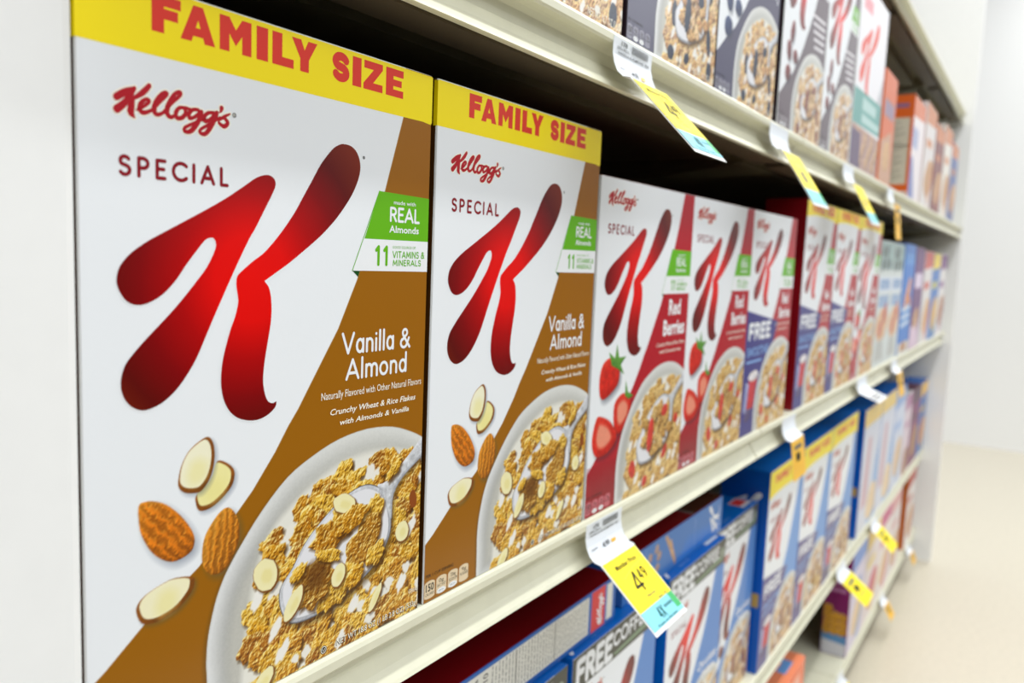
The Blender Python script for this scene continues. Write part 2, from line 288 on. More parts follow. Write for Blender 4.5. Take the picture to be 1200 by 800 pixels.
# ------------------------------------------------------------------ printed pictures, painted on a fine grid
def vnoise(h, w, cell, rng):
    gh, gw = int(h/cell)+3, int(w/cell)+3; g = rng.random((gh, gw))
    y = np.arange(h)/cell; x = np.arange(w)/cell; yi = y.astype(int); xi = x.astype(int)
    fy = y-yi; fx = x-xi; fy = (fy*fy*(3-2*fy))[:, None]; fx = (fx*fx*(3-2*fx))[None, :]
    a = g[yi][:, xi]; b = g[yi][:, xi+1]; c = g[yi+1][:, xi]; d = g[yi+1][:, xi+1]
    return a*(1-fy)*(1-fx)+b*(1-fy)*fx+c*fy*(1-fx)+d*fy*fx
class Img:
    def __init__(s, W, H, step, color, seed=1):
        s.W, s.H = W, H; s.nx = int(round(W/step))+1; s.ny = int(round(H/step))+1
        s.sx = W/(s.nx-1); s.sy = H/(s.ny-1); s.step = step
        s.a = np.ones((s.ny, s.nx, 3))*np.array(color, float); s.rng = np.random.default_rng(seed)
        s.X, s.Y = np.meshgrid(np.arange(s.nx)*s.sx, np.arange(s.ny)*s.sy)
        n1 = vnoise(s.ny, s.nx, 3.6/step, s.rng); n2 = vnoise(s.ny, s.nx, max(1.6/step, 1.2), s.rng); n3 = vnoise(s.ny, s.nx, max(.8/step, 1.01), s.rng)
        n4 = vnoise(s.ny, s.nx, max(.45/step, 1.01), s.rng)
        s.n = n1*.32+n2*.34+n3*.24+n4*.10; s.fine = n3
    def crop(s, pts, pad=2.):
        p = np.array(pts, float)
        x0 = max(0, int((p[:, 0].min()-pad)/s.sx)); x1 = min(s.nx, int((p[:, 0].max()+pad)/s.sx)+2)
        y0 = max(0, int((p[:, 1].min()-pad)/s.sy)); y1 = min(s.ny, int((p[:, 1].max()+pad)/s.sy)+2)
        if x1 <= x0 or y1 <= y0: return None
        return (slice(y0, y1), slice(x0, x1))
    def sd(s, pts, c, off=(0, 0)):
        X = s.X[c]-off[0]; Y = s.Y[c]-off[1]; ins = np.zeros(X.shape, bool); d = np.full(X.shape, 1e9)
        n = len(pts)
        for i in range(n):
            ax, ay = pts[i][0], pts[i][1]; bx, by = pts[(i+1) % n][0], pts[(i+1) % n][1]
            ex, ey = bx-ax, by-ay; l = ex*ex+ey*ey+1e-12
            t = np.clip(((X-ax)*ex+(Y-ay)*ey)/l, 0, 1); d = np.minimum(d, (X-ax-t*ex)**2+(Y-ay-t*ey)**2)
            if ay != by: ins ^= ((ay > Y) != (by > Y)) & (X < ax+(Y-ay)*ex/(by-ay))
        d = np.sqrt(d); return np.where(ins, d, -d)
    def blend(s, c, col, al):
        al = al[..., None]; s.a[c] = s.a[c]*(1-al)+np.asarray(col)*al
    def poly(s, pts, col, al=1., soft=None, off=(0, 0), pad=3.):
        q = [(p[0]+off[0], p[1]+off[1]) for p in pts]; c = s.crop(q, pad)
        if c is None: return
        d = s.sd(q, c); m = np.clip(.5+d/(soft or s.step), 0, 1)*al; s.blend(c, col, m)
    def shadow(s, pts, off, soft, al, col=(60, 50, 40)): s.poly(pts, col, al, soft, off, soft+2)
    def relief(s, pts, base, amp=.45, edge=3., bump=2.2, dirn=(-.55, .83), al=1., hi=(255, 236, 170), lo=(80, 42, 5), seed=0, streak=None):
        c = s.crop(pts)
        if c is None: return
        d = s.sd(pts, c); r = np.random.default_rng(seed)
        sh = (int(r.integers(0, s.ny)), int(r.integers(0, s.nx)))
        n = np.roll(np.roll(s.n, sh[0], 0), sh[1], 1)[c]
        if streak is not None:
            X, Y = s.X[c], s.Y[c]; t = (X*streak[0]+Y*streak[1])*streak[2]+n*7; n = .5+.42*np.sin(t)*(.4+n)+.2*n
        hgt = np.sqrt(np.clip(d, 0, edge)/edge)*edge*.7+n*bump
        if min(hgt.shape) < 3: return
        gy, gx = np.gradient(hgt); g = -(gx*dirn[0]+gy*dirn[1])/s.step
        g = np.clip(g*.8, -1, 1)*amp
        col = np.ones(d.shape+(3,))*np.array(base, float)
        col = col*(.78+.46*n[..., None])
        gp = np.clip(g, 0, 1)[..., None]; gm = np.clip(-g, 0, 1)[..., None]
        col = col*(1-gp)+np.array(hi)*gp; col = col*(1-gm)+np.array(lo)*gm
        m = np.clip(.5+d/s.step, 0, 1)*al; s.blend(c, col, m)
    def blob(s, x, y, rx, ry, ang, jag=.18, n=22, seed=0):
        r = np.random.default_rng(seed); k = 1+jag*(r.random(n)-.5)*1.3; a = np.arange(n)/n*2*math.pi
        k = (k+np.roll(k, 1)*.4)/1.4
        ca, sa = math.cos(ang), math.sin(ang)
        return [(x+ca*rx*kk*math.cos(t)-sa*ry*kk*math.sin(t), y+sa*rx*kk*math.cos(t)+ca*ry*kk*math.sin(t)) for t, kk in zip(a, k)]
    def flake(s, x, y, rx, ry, ang, seed, base=(196, 140, 32), **kw):
        p = s.blob(x, y, rx, ry, ang, .42, 26, seed)
        s.shadow(p, (1.2, -1.8), 2.0, .7, (64, 34, 2)); s.relief(p, base, .95, 2.0, 4.2, seed=seed, hi=(252, 236, 160), lo=(84, 44, 0), **kw)
    def slice_(s, x, y, rx, ry, ang, seed=0, rim=(120, 66, 14), face=(238, 230, 178)):
        p = s.blob(x, y, rx, ry, ang, .12, 18, seed); s.shadow(p, (.9, -1.1), 1.6, .5)
        s.poly(p, rim); s.poly(s.blob(x-.35, y+.5, rx*.93, ry*.93, ang, .12, 18, seed), face)
        s.poly(s.blob(x+.4, y-.4, rx*.45, ry*.42, ang, .2, 14, seed), (226, 212, 132), .5, 2.)
    def build(s, name, parent, frame=None, base=.12, inset=.0):
        fr = frame or FRONT
        V = np.array([fr(0, 0, base), fr(1, 0, base), fr(0, 1, base)], float)
        o, ex, ey = V[0], V[1]-V[0], V[2]-V[0]
        X = s.X.ravel()*(1-2*inset/s.W)+inset; Y = s.Y.ravel()*(1-2*inset/s.H)+inset
        co = o[None]+X[:, None]*ex[None]+Y[:, None]*ey[None]
        nx, ny = s.nx, s.ny; i = (np.arange(ny-1)[:, None]*nx+np.arange(nx-1)[None]).ravel()
        fc = np.stack([i, i+1, i+nx+1, i+nx], 1).ravel().astype(np.int32)
        me = bpy.data.meshes.new(name); me.vertices.add(nx*ny); me.vertices.foreach_set('co', co.ravel())
        nf = len(i); me.loops.add(nf*4); me.loops.foreach_set('vertex_index', fc)
        me.polygons.add(nf); me.polygons.foreach_set('loop_start', np.arange(nf, dtype=np.int32)*4)
        me.polygons.foreach_set('loop_total', np.full(nf, 4, np.int32))
        me.update(calc_edges=True)
        c = np.clip(s.a.reshape(-1, 3)/255, 0, 1); c = np.where(c <= .04045, c/12.92, ((c+.055)/1.055)**2.4)
        at = me.color_attributes.new('Col', 'FLOAT_COLOR', 'POINT')
        at.data.foreach_set('color', np.concatenate([c, np.ones((len(c), 1))], 1).ravel().astype(np.float32))
        me.materials.append(PRINT); me.validate(); me.update()
        return link(name, me, parent)

GOLD = [(206, 146, 18), (186, 120, 12), (218, 166, 42), (198, 134, 16), (158, 92, 8)]
def paint_bowl(im, kind):
    """bowl of flakes with milk and a spoon, cropped by the right edge of the panel"""
    bw, ri = cr(BOWL[:-1], 3, False)+[BOWL[-1]], cr(RIMIN[:-1], 3, False)+[RIMIN[-1]]
    im.shadow(bw, (-1.5, -1), 3, .35)
    im.poly(bw, (212, 213, 210))
    c = im.crop(bw); d = im.sd(bw, c); band = np.clip((d-1.)/14, 0, 1)
    col = np.array((222, 223, 223))[None, None]*(1-band[..., None])+np.array((150, 150, 144))[None, None]*band[..., None]; ed = np.clip((band-.55)/.45, 0, 1)[..., None]; col = col*(1-ed*.6)+np.array((214, 212, 202))*ed*.6
    up = np.clip((im.Y[c]-70)/45, 0, 1)[..., None]; col = col*(1-up*.5)+np.array((214, 214, 206))*up*.5
    im.blend(c, col+(im.fine[c][..., None]-.5)*6, np.clip((d-.4)/1, 0, 1))
    im.poly(ri, (228, 226, 216), soft=4)
    pal = {'va': GOLD, 'rb': [(205, 160, 90), (190, 140, 70), (216, 178, 116), (200, 150, 84)], 'bb': [(214, 170, 120), (200, 150, 104), (224, 190, 150), (190, 150, 120)],
           'cs': [(205, 165, 130), (190, 145, 112), (216, 184, 150)]}[kind]
    r = np.random.default_rng(5)
    def inside(x, y):
        cc = (slice(min(im.ny-1, max(0, int(y/im.sy))), min(im.ny-1, max(0, int(y/im.sy)))+1), slice(min(im.nx-1, max(0, int(x/im.sx))), min(im.nx-1, max(0, int(x/im.sx)))+1))
        return im.sd(ri, cc)[0, 0]
    k = 0
    y = 100
    while y > -6:
        x = 70+r.random()*6
        while x < 214:
            xx, yy = x+r.normal()*2.5, y+r.normal()*2.5; dd = inside(xx, max(0, yy))
            if dd > 3.2 and r.random() < .80:
                rx = 8+r.random()*5; ry = 4.5+r.random()*3.5; a = r.normal()*.7+.75
                im.flake(xx, yy, min(rx, dd+4), min(ry, dd+3), a, 100+k, pal[int(r.integers(len(pal)))]); k += 1
            elif dd > 6: im.poly(im.blob(xx, yy, 5, 3.5, r.random()*3, .5, 16, 400+k), (232, 228, 218), soft=1.2); k += 1
            x += 9.5
        y -= 7.2
    for px, py in ((100, 15), (190, 22), (140, 5), (84, 47), (198, 55), (95, 28), (150, 22)):
        im.poly(im.blob(px, py, 6, 3, 1.0, .6, 16, int(px)), (236, 233, 226), soft=1.2)
    if kind == 'va':
        for (x, y, a, b, t, sd) in ((89.3, 58, 7.6, 9.4, .5, 1), (168, 19.4, 3.0, 9.4, -.6, 2), (190, 53, 6.4, 6.8, .3, 3), (88, 3, 4.6, 9, -.8, 4)):
            im.slice_(x, y, a, b, t, sd)
        im.poly(im.blob(199, 71, 3.5, 6, .2, .1, 14, 3), (140, 70, 20))
    elif kind == 'rb':
        for (x, y, a, b, t) in ((165, 30, 8, 5, .8), (90, 25, 7, 9, .4), (190, 60, 6, 5, 0), (120, 8, 6, 5, .5)):
            im.relief(im.blob(x, y, a, b, t, .2, 16, int(x)), (200, 54, 40), .4, hi=(240, 160, 140), lo=(120, 10, 10))
    else:
        dk = (44, 52, 70) if kind == 'bb' else (120, 60, 56)
        for (x, y, a, b, t) in ((96, 45, 6, 12, 0), (185, 40, 6, 14, .2), (92, 10, 8, 7, .4), (190, 12, 7, 9, 0), (130, 12, 7, 5, .5), (186, 84, 4, 8, 0)):
            im.relief(im.blob(x, y, a, b, t, .15, 16, int(x)), dk, .35, hi=(150, 160, 180), lo=(20, 20, 30))
    # spoon
    sp = cr(SPOONB, 3); hd = cr(HANDLE, 3)
    im.shadow(sp, (2.5, -3.5), 4, .6, (60, 36, 8)); im.shadow(hd, (1.6, -2), 3, .5)
    im.poly([(139+(a-139)*1.012, 57+(b-57)*1.015) for a, b in sp], (84, 86, 92)); im.relief(sp, (186, 188, 194), .6, 1.6, .3, hi=(255, 255, 255), lo=(60, 62, 68))
    cx, cy = 139, 57
    inner = [(cx+(p[0]-cx)*.955, cy+(p[1]-cy)*.94) for p in sp]
    im.poly([(p[0]+.3, p[1]-.3) for p in inner], (110, 112, 118), 1, 1.); im.poly(inner, (226, 226, 230), soft=.8)
    im.relief(hd, (198, 200, 204), .6, 2.2, .4, hi=(250, 250, 255), lo=(64, 66, 74))
    if kind == 'va':
        im.flake(165, 70, 7, 13, -.3, 71, GOLD[2]); im.flake(144, 76, 11, 7, .2, 72, GOLD[0]); im.flake(131, 66, 14, 9, .1, 73, GOLD[1]); im.flake(158, 56, 16, 11, .9, 74, (176, 116, 22)); im.flake(166, 46, 9, 6, .6, 76, GOLD[2])
        im.slice_(142, 81.5, 9.2, 5.6, -.35, 21); im.flake(148, 72, 13, 7, .25, 77, GOLD[3])
        im.flake(137, 36, 15, 9, .5, 78, GOLD[2])
        im.flake(120, 45, 15, 12.5, .7, 79, (170, 112, 20)); im.poly(im.blob(122, 47, 9, 8, .7, .35, 20, 8), (88, 48, 6), .7, 5.)
        im.flake(110, 53, 7, 3.6, .6, 80, GOLD[2]); im.flake(131, 56, 9, 4, -.3, 81, GOLD[2]); im.flake(150, 38, 8, 6, .6, 82, GOLD[0])
        im.slice_(138.5, 42, 5.4, 7, -.5, 22); im.slice_(107, 37, 4.6, 10.5, -.62, 23)
        im.flake(173, 96, 5, 4.4, 1.2, 83, GOLD[1]); im.flake(181, 92.5, 8, 3.5, .7, 84, GOLD[2])
    else:
        for i, (x, y, a, b, t) in enumerate(((165, 70, 7, 12, -.3), (140, 72, 12, 7, .3), (125, 50, 12, 9, .6), (152, 52, 13, 8, .8), (140, 36, 12, 6, .3))):
            im.flake(x, y, a, b, t, 90+i, pal[i % len(pal)])
        for i in range(14):
            t = i*2.4; q = math.sqrt(i/14); im.flake(141+34*q*math.cos(t), 58+22*q*math.sin(t), 8, 5.5, t, 140+i, pal[i % len(pal)])
        b = {'rb': (206, 60, 50), 'bb': (44, 54, 72), 'cs': (124, 62, 58)}[kind]
        for (x, y, a, bb, t) in ((128, 52, 7, 17, -.15), (160, 72, 8, 6, .3)):
            im.relief(im.blob(x, y, a, bb, t, .12, 18, int(x)), b, .35, hi=(246, 170, 150) if kind != 'bb' else (150, 160, 185), lo=tuple(q*.5 for q in b))
def almond(im, p, st, base=(176, 104, 22)):
    im.shadow(p, (1.6, -2.2), 5, .45, (70, 80, 100))
    im.relief(p, base, .6, 6., 1.5, streak=st, hi=(238, 176, 70), lo=(92, 46, 6), seed=3)
def paint_fruit(im, kind):
    if kind == 'va':
        almond(im, cr(ALM1, 3), (.72, .62, 1.5), (186, 102, 18)); 
        for p, q in ((SL2, (238, 230, 160)), (SL1, (240, 236, 206)), (SL3, (240, 234, 196))):
            P_ = cr(p, 3); im.shadow(P_, (1.2, -1.4), 3, .4, (70, 80, 100))
            im.relief(P_, (132, 74, 18), .4, 1.5, 1.5, hi=(190, 120, 40), lo=(60, 30, 4))
            m = np.mean(np.array(P_), 0); im.poly([(m[0]-.5+(a-m[0])*.86, m[1]+.8+(b-m[1])*.86) for a, b in P_], q)
            im.poly(im.blob(m[0], m[1]-2, 5, 6, -.4, .2, 14, 4), (232, 222, 140), .5, 5.)
        almond(im, cr(ALM2, 3), (1, -.12, 1.6), (184, 112, 26))
    elif kind == 'rb':
        for p, s0 in (([(33.8, 135), (50, 128), (52.8, 121.4), (49.8, 109.8), (29.4, 100.5), (17.6, 102), (14.2, 117.7), (19.7, 130.5)], 1),
                      ([(59.9, 100.6), (72, 98), (79.8, 89.9), (76.9, 75.8), (57.6, 64.4), (47, 72), (45.3, 92.5)], 2),
                      ([(12, 84), (20.9, 85.2), (40.6, 77.2), (53.5, 61.1), (34.9, 50.3), (14.3, 51.5), (6, 66)], 3)):
            P_ = cr(p, 3); im.shadow(P_, (3, -3), 7, .5, (40, 44, 56)); im.relief(P_, (204, 34, 20), .5, 7, 1.2, hi=(250, 120, 90), lo=(110, 4, 4), seed=s0)
            if s0 > 1:
                m = np.mean(np.array(P_), 0); im.poly([(m[0]+(a-m[0])*.6, m[1]+(b-m[1])*.6) for a, b in P_], (238, 170, 140), .8, 4.)
        for lf in ([(36, 128), (30, 140), (42, 134), (45, 146), (50, 134), (64, 134), (54, 127), (62, 118), (48, 124)], [(66, 98), (66, 112), (72, 101), (84, 96), (74, 94)]):
            im.relief(lf, (84, 140, 50), .5, 3, 1, hi=(170, 210, 110), lo=(20, 60, 10))
    elif kind in ('bb', 'cs'):
        c = (46, 58, 96) if kind == 'bb' else (110, 44, 46)
        for x, y, a, b, t in ((40, 124, 9, 15, -.3), (30, 98, 10, 13, .3), (58, 96, 11, 9, 0), (30, 70, 12, 10, .4)):
            P_ = im.blob(x, y, a, b, t, .12, 20, int(x+y)); im.shadow(P_, (3, -3), 6, .4, (40, 44, 56)); im.relief(P_, c, .4, 7, 1, hi=(150, 170, 210) if kind == 'bb' else (210, 130, 120), lo=(12, 14, 30))

KINDS = {  # swoosh colour, bowl picture, banner, free panel, badge drop (mm), texts
 'va': dict(H=320, sw=(152, 95, 0), pic='va', banner=True, free=None, dv=0, bd=0, t=('Vanilla &', 'Almond'), step=.4),
 'rb': dict(H=286.4, sw=(176, 16, 34), pic='rb', banner=False, free=None, dv=-4, bd=-20, t=('Red', 'Berries'), step=.8),
 'rf': dict(H=286.4, sw=(176, 16, 34), pic='rb', banner=False, free=(58, 54, 128), dv=-4, bd=-20, t=('Red', 'Berries'), step=1.),
 'ff': dict(H=320, sw=(176, 16, 34), pic='rb', banner=True, free=(58, 54, 128), dv=0, bd=0, t=('Red', 'Berries'), step=1.2),
 'fs': dict(H=320, sw=(176, 16, 34), pic='rb', banner=True, free=None, dv=0, bd=0, t=('Red', 'Berries'), step=1.2),
 'cf': dict(H=293, sw=(86, 134, 200), pic='cs', banner=False, free=None, dv=-30, bd=-60, t=None, step=1., coffee=True),
 'fc': dict(H=340, sw=(104, 152, 214), pic='cs', banner=True, free=(92, 84, 138), dv=5, bd=0, t=None, step=1.2),
 'bb': dict(H=320, sw=(80, 78, 102), pic='bb', banner=False, free=None, dv=0, bd=0, t=None, step=.8),
 'cs': dict(H=310, sw=(104, 92, 100), pic='cs', banner=False, free=None, dv=0, bd=0, t=None, step=1., stripes=True),
}
FAM = {
 'F': [(0, 0), (.42, 0), (.42, .38), (.9, .38), (.9, .66), (.42, .66), (.42, .72), (1, .72), (1, 1), (0, 1)],
 'M': [(0, 0), (.3, 0), (.3, .52), (.5, .2), (.7, .52), (.7, 0), (1, 0), (1, 1), (.7, 1), (.5, .66), (.3, 1), (0, 1)],
 'I': [(0, 0), (1, 0), (1, 1), (0, 1)], 'L': [(0, 0), (1, 0), (1, .28), (.46, .28), (.46, 1), (0, 1)],
 'Y': [(.33, 0), (.67, 0), (.67, .4), (1, 1), (.64, 1), (.5, .68), (.36, 1), (0, 1), (.33, .4)],
 'Z': [(0, 0), (1, 0), (1, .27), (.5, .27), (1, .8), (1, 1), (.03, 1), (.03, .73), (.52, .73), (0, .2)],
 'E': [(0, 0), (1, 0), (1, .26), (.42, .26), (.42, .38), (.9, .38), (.9, .62), (.42, .62), (.42, .74), (1, .74), (1, 1), (0, 1)],
}
def fam_letter(sh, ch, x0, x1, y, h, m, L):
    if ch == 'A':
        q = lambda a, b: (x0+a*(x1-x0), y+b*h)
        for P_ in ([(0, 0), (.31, 0), (.5, .62), (.5, 1), (.36, 1)], [(1, 0), (.69, 0), (.5, .62), (.5, 1), (.64, 1)], [(.2, .16), (.8, .16), (.72, .4), (.28, .4)]):
            sh.poly([q(*p) for p in P_], m, L)
    elif ch == 'S':
        w = h*.29; cx = (x0+x1)/2; rx = (x1-x0)/2-w/2; ry = h*.5-w/2
        p = arc(cx, y+h-w/2-ry*.5, rx, ry*.5, 25, 262, 10)[:-1]+arc(cx, y+w/2+ry*.5, rx, ry*.5, 82, -155, 10)
        sh.stroke([(a, b, w) for a, b in p], m, L)
    else: sh.poly([(x0+a*(x1-x0), y+b*h) for a, b in FAM[ch]], m, L)
def family(sh, y=302.5, h=14.6, m=None, L=2):
    for ch, a, b in (('F', 30.6, 43.6), ('A', 43.4, 60), ('M', 62.2, 78.8), ('I', 81.6, 88), ('L', 90.4, 103), ('Y', 101.8, 117.6), ('S', 127.6, 139.5), ('I', 141.6, 148), ('Z', 149.6, 164), ('E', 166.6, 180.6)):
        fam_letter(sh, ch, a, b, y, h, m or RED, L)
ARTS = {}
def art(kind, root):
    """front artwork of one packet kind; the first call paints it, later calls copy it"""
    if kind in ARTS:
        front = None
        for o in ARTS[kind]:
            c = o.copy(); COL.objects.link(c); c.parent = front if (front and not o.name.startswith('top_l')) else root
            front = front or c
        return
    k = KINDS[kind]; H = k['H']; Wd = 205.8; dv = k['dv']; bd = k['bd']; out = []
    im = Img(Wd, H, k['step'], (234, 237, 240), 3)
    sw = k['sw']
    im.poly(SWOOSH[::-1]+[(Wd+3, H+3), (Wd+3, -3), (-3, -3), (-3, 36)][::1] if False else [(183, 330)]+SWOOSH+[(-3, 37), (-3, -3), (Wd+3, -3), (Wd+3, 330)], sw)
    if kind == 'bb': im.poly([(168, 251), (148, 203), (121, 158), (Wd+3, 158), (Wd+3, 330), (183, 330)], (66, 44, 130), .9, 30)
    if kind == 'rb': im.poly([(-3, -3), (Wd, -3), (Wd, 40), (-3, 40)], (120, 4, 22), .6, 40)
    if k['free'] is None: paint_fruit(im, k['pic'])
    if k['free']:
        im.poly([(-3, 162.4), (140.6, 143.4), (58, -3), (-3, -3)], k['free'])
        P_ = [(22, 34), (26, 72), (62, 74), (50, 33)]; im.relief(P_, (196, 40, 50), .4, 4, .6, hi=(250, 150, 150), lo=(100, 10, 20))
        im.relief(im.blob(44, 76, 21, 7, .05, .1, 16, 3), (226, 222, 226), .4, 4, 1)
        im.relief([(10, 30), (22, 30), (28, 66), (14, 70)], (150, 160, 210), .5, 4, .5); im.relief(im.blob(30, 26, 13, 7, .3, .4, 16, 4), (70, 56, 110), .5, 3, 1)
    paint_bowl(im, k['pic'])
    if k.get('stripes'):
        for i in range(5): im.poly([(128+i*4, 172-i*10), (196, 176-i*10), (196, 172-i*10), (128+i*4, 168-i*10)], (226, 222, 226))
    lower = [(0, -3), (54, -3), (54, 17), (0, 17)]
    o = im.build('front_panel', root, inset=.5); out.append(o); box_root = root; root = o
    kx, ky = (.86, .765) if k['free'] else (1, 1); KT = 272+dv
    def kp(P_): return [(18+(p[0]-18)*kx+(4 if kx < 1 else 0), KT-(272-p[1])*ky) for p in cr(P_, 3)]
    sh = Sheet(.30); sh.poly(kp(K_LEFT), FOIL, 1); sh.poly(kp(K_RIGHT), FOIL, 1)
    for P_ in (K_LEFT, K_RIGHT):                                     # thin pale key line round the emblem
        q = kp(P_); sh.stroke([(a, b, 1.3) for a, b in q+[q[0]]], WHITE, 0)
    sh.disc(151, 267.2+dv, .9, .9, GREYP, 0)
    e = sh.build('letter_emblem', root); e['label'] = 'red brush-drawn letter K'; out.append(e)
    sh = Sheet(.30); script(sh, BRAND, PALE, lambda x, y: (x, y+dv)); sh.disc(69.8, 275.8+dv, 1.1, 1.1, GREYP, 1)
    small(sh, 'R', 69.3, 70.3, 275.3+dv, 1, PALE, 2)
    out.append(sh.build('brand_lettering', root))
    sh = Sheet(.30); word(sh, 'SPECIAL', 16.6, 66.4, 244.9+dv, 7.0, MAROON, 1.55, gap=.42)
    out.append(sh.build('name_lettering', root))
    if k['banner']:
        sh = Sheet(.2); top = H-.8; ys = [(0.6, 293.4), (11.1, 294.7), (46.8, 297.5), (91.0, 298.1), (146.2, 296.9), (180, 294.8), (205.2, 292.2)]
        ys = cr(ys, 4, False)
        for a, b in zip(ys[:-1], ys[1:]): sh.poly([(a[0], a[1]), (b[0], b[1]), (b[0], top), (a[0], top)], YEL, 0)
        family(sh, 302.5+(H-320)*.6)
        out.append(sh.build('size_banner', root)); out[-1]['label'] = 'yellow banner strip with red capitals'
    sh = Sheet(.30)
    if kind not in ('cf', 'bb', 'fc'):
        gr = [(163.5, 251), (205.4, 250), (205.4, 225), (152.7, 225)]; wh = [(152.7, 225), (205.4, 225), (205.4, 207.5), (144.1, 207.9)]; off = bd
        T_ = lambda P_: [(a+off*.42, b+off) if a < 200 else (a, b+off) for a, b in P_]
        sh.poly(T_(gr), GREEN, 0); sh.poly(T_(wh), WHITE, 0); sh.poly(T_([(144.1, 207.9), (149.8, 207.8), (148.4, 204.6)]), DGREEN, 0)
        g = T_([(163.5, 251), (144.1, 207.9)]); sh.stroke([(*g[0], .5), (*g[1], .5)], GREEN, 1)
        d = off; dx = off*.25
        small(sh, 'made with', 175.2+dx, 193.6+dx, 244.8+d, 2.2, WHITE, 2, bold=.012); word(sh, 'REAL', 172.4+dx, 197+dx, 235.6+d, 7.0, WHITE, 1.45, 2, .16)
        small(sh, 'Almonds' if kind == 'va' else ('Strawberries' if k['pic'] == 'rb' else 'Chocolate'), 171.9+dx, 197+dx, 229.2+d, 3.9, WHITE, 2, bold=.02)
        word(sh, '11', 161.8+dx, 170.8+dx, 211.4+d, 9.6, GREEN, 1.9, 2, .5)
        small(sh, 'GOOD SOURCE OF', 175+dx, 194.6+dx, 220.4+d, 1.5, GREEN, 2); word(sh, 'VITAMINS &', 175.2+dx, 202.4+dx, 215.3+d, 3.4, GREEN, .62, 2, .2); word(sh, 'MINERALS', 175.6+dx, 199.4+dx, 210.9+d, 3.0, GREEN, .6, 2, .2)
        out.append(sh.build('claim_badge', root)); out[-1]['label'] = 'green and white corner claim panel'
    sh = Sheet(.30)
    if kind == 'va':
        word(sh, 'Vanilla &', 137.8, 191.6, 164.2, 10.4, WHITE, 1.62, 2, .16); word(sh, 'Almond', 141, 189, 150.2, 10.2, WHITE, 1.62, 2, .16)
        small(sh, 'Naturally Flavored with Other Natural Flavors', 123.6, 202.8, 140.9, 4.1, PALE, 2)
        small(sh, 'Crunchy Wheat & Rice Flakes', 130, 198, 132.2, 3.3, PALE, 2, shear=.2, bold=.012); small(sh, 'with Almonds & Vanilla', 137, 192.4, 126.1, 3.0, PALE, 2, shear=.2, bold=.012)
    elif k['pic'] == 'rb':
        d = 0
        small(sh, 'Red', 155, 185, 167.5, 15, WHITE, 2, bold=.03); small(sh, 'Berries', 144, 198, 147.5, 15, WHITE, 2, bold=.03)
        small(sh, 'Crunchy Wheat & Rice Flakes', 130, 200, 137, 4, PALE, 2, shear=.2); small(sh, 'with Strawberries', 138, 192, 130, 4, PALE, 2, shear=.2)
    elif kind == 'cf':
        small(sh, 'Chocolatey', 122, 196, 128, 12, WHITE, 2, bold=.02); small(sh, 'Delight', 140, 190, 112, 10, WHITE, 2, bold=.02)
    elif kind == 'bb':
        small(sh, 'Blueberry', 140, 200, 140, 12, WHITE, 2, bold=.02)
    if sh.v: out.append(sh.build('flavour_lettering', root))
    sh = Sheet(.30)
    if k['free']:
        word(sh, 'FREE', 13, 106, 125.5, 17.5, WHITE, 5.6, 3, .16); word(sh, 'SMOOTHIE', 11, 102, 103.5, 9.5, BLUEP, 2.2, 3, .2)
        sh.rect(10, 94, 74, 97, BLUEP, 2)
    if sh.v: out.append(sh.build('offer_lettering', root))
    if k.get('coffee'):
        sh = Sheet(.34); sh.poly([(.6, 257), (205.2, 257), (205.2, 292), (.6, 292)], ink('coffee_grey', (78, 78, 68)), 0)
        sh.poly([(96, 260), (196, 263), (196, 269), (90, 263)], ink('sage', (128, 150, 120)), 1)
        word(sh, 'FREE', 10, 86, 262, 23, WHITE, 7, 2, .18); word(sh, 'COFFEE', 90, 178, 271, 14, WHITE, 3.4, 2, .2)
        sh.disc(193, 273, 7, 8, ink('mug', (150, 160, 140)), 1)
        out.append(sh.build('offer_banner', root)); out[-1]['label'] = 'dark grey banner strip with white capitals'
        sh = Sheet(.9); sh.rect(150, 8, 196, 34, WHITE, 0); sh.rect(152, 14, 190, 32, RED, 1)
        out.append(sh.build('top_label', box_root, TOP(293))); out[-1]['label'] = 'red and white label on the lid'; sh = Sheet(.9); sh.stroke([(8, 6, 5), (20, 16, 3.4), (34, 20, 1.5)], WHITE, 1); sh.stroke([(4, 14, 5), (12, 24, 3), (20, 32, 1.5)], WHITE, 1); small(sh, 'special', 52, 84, 7, 5, BLUEP, 1)
        out.append(sh.build('top_lettering', box_root, TOP(293)))
    # small print at the foot
    sh = Sheet(.30)
    if not k['free']:
        c = TANINK if kind == 'va' else ink('foot_'+kind, tuple(min(255, int(q*.6+90)) for q in sw))
        for a, b in ((.9, 11.2), (12.6, 23.2), (24.6, 35), (36.4, 46.6)):
            sh.rect(a, 3.6, b, 12.2, c, 0); sh.disc((a+b)/2, 12.2, (b-a)/2, 1.9, c, 0); sh.disc((a+b)/2, 3.6, (b-a)/2, 1.2, c, 0)
        small(sh, '150', 2.2, 10.2, 7.4, 5, BLACK, 2, bold=.02); small(sh, 'CALORIES', 2, 10.4, 4.6, 1.8, BLACK, 2)
        for a, t1, t2 in ((13.6, '0g', 'SAT FAT'), (25.8, '220mg', 'SODIUM'), (37.6, '9g', 'SUGARS')):
            small(sh, t1, a+1.6, a+6.6, 10, 2.4, BLACK, 2); small(sh, t2, a, a+8.6, 7, 2, BLACK, 2)
        for a in (17.9, 29.8): sh.disc(a, 4.2, 4.4, 1.9, WHITE, 1); small(sh, '10% DV', a-2.6, a+2.6, 3.7, 1.1, BLACK, 2)
        small(sh, 'PER 1 CUP SERVING', 2, 30, 16.4, 2.2, BLACK, 2)
    if sh.v: out.append(sh.build('serving_facts_print', root))
    sh = Sheet(.30)
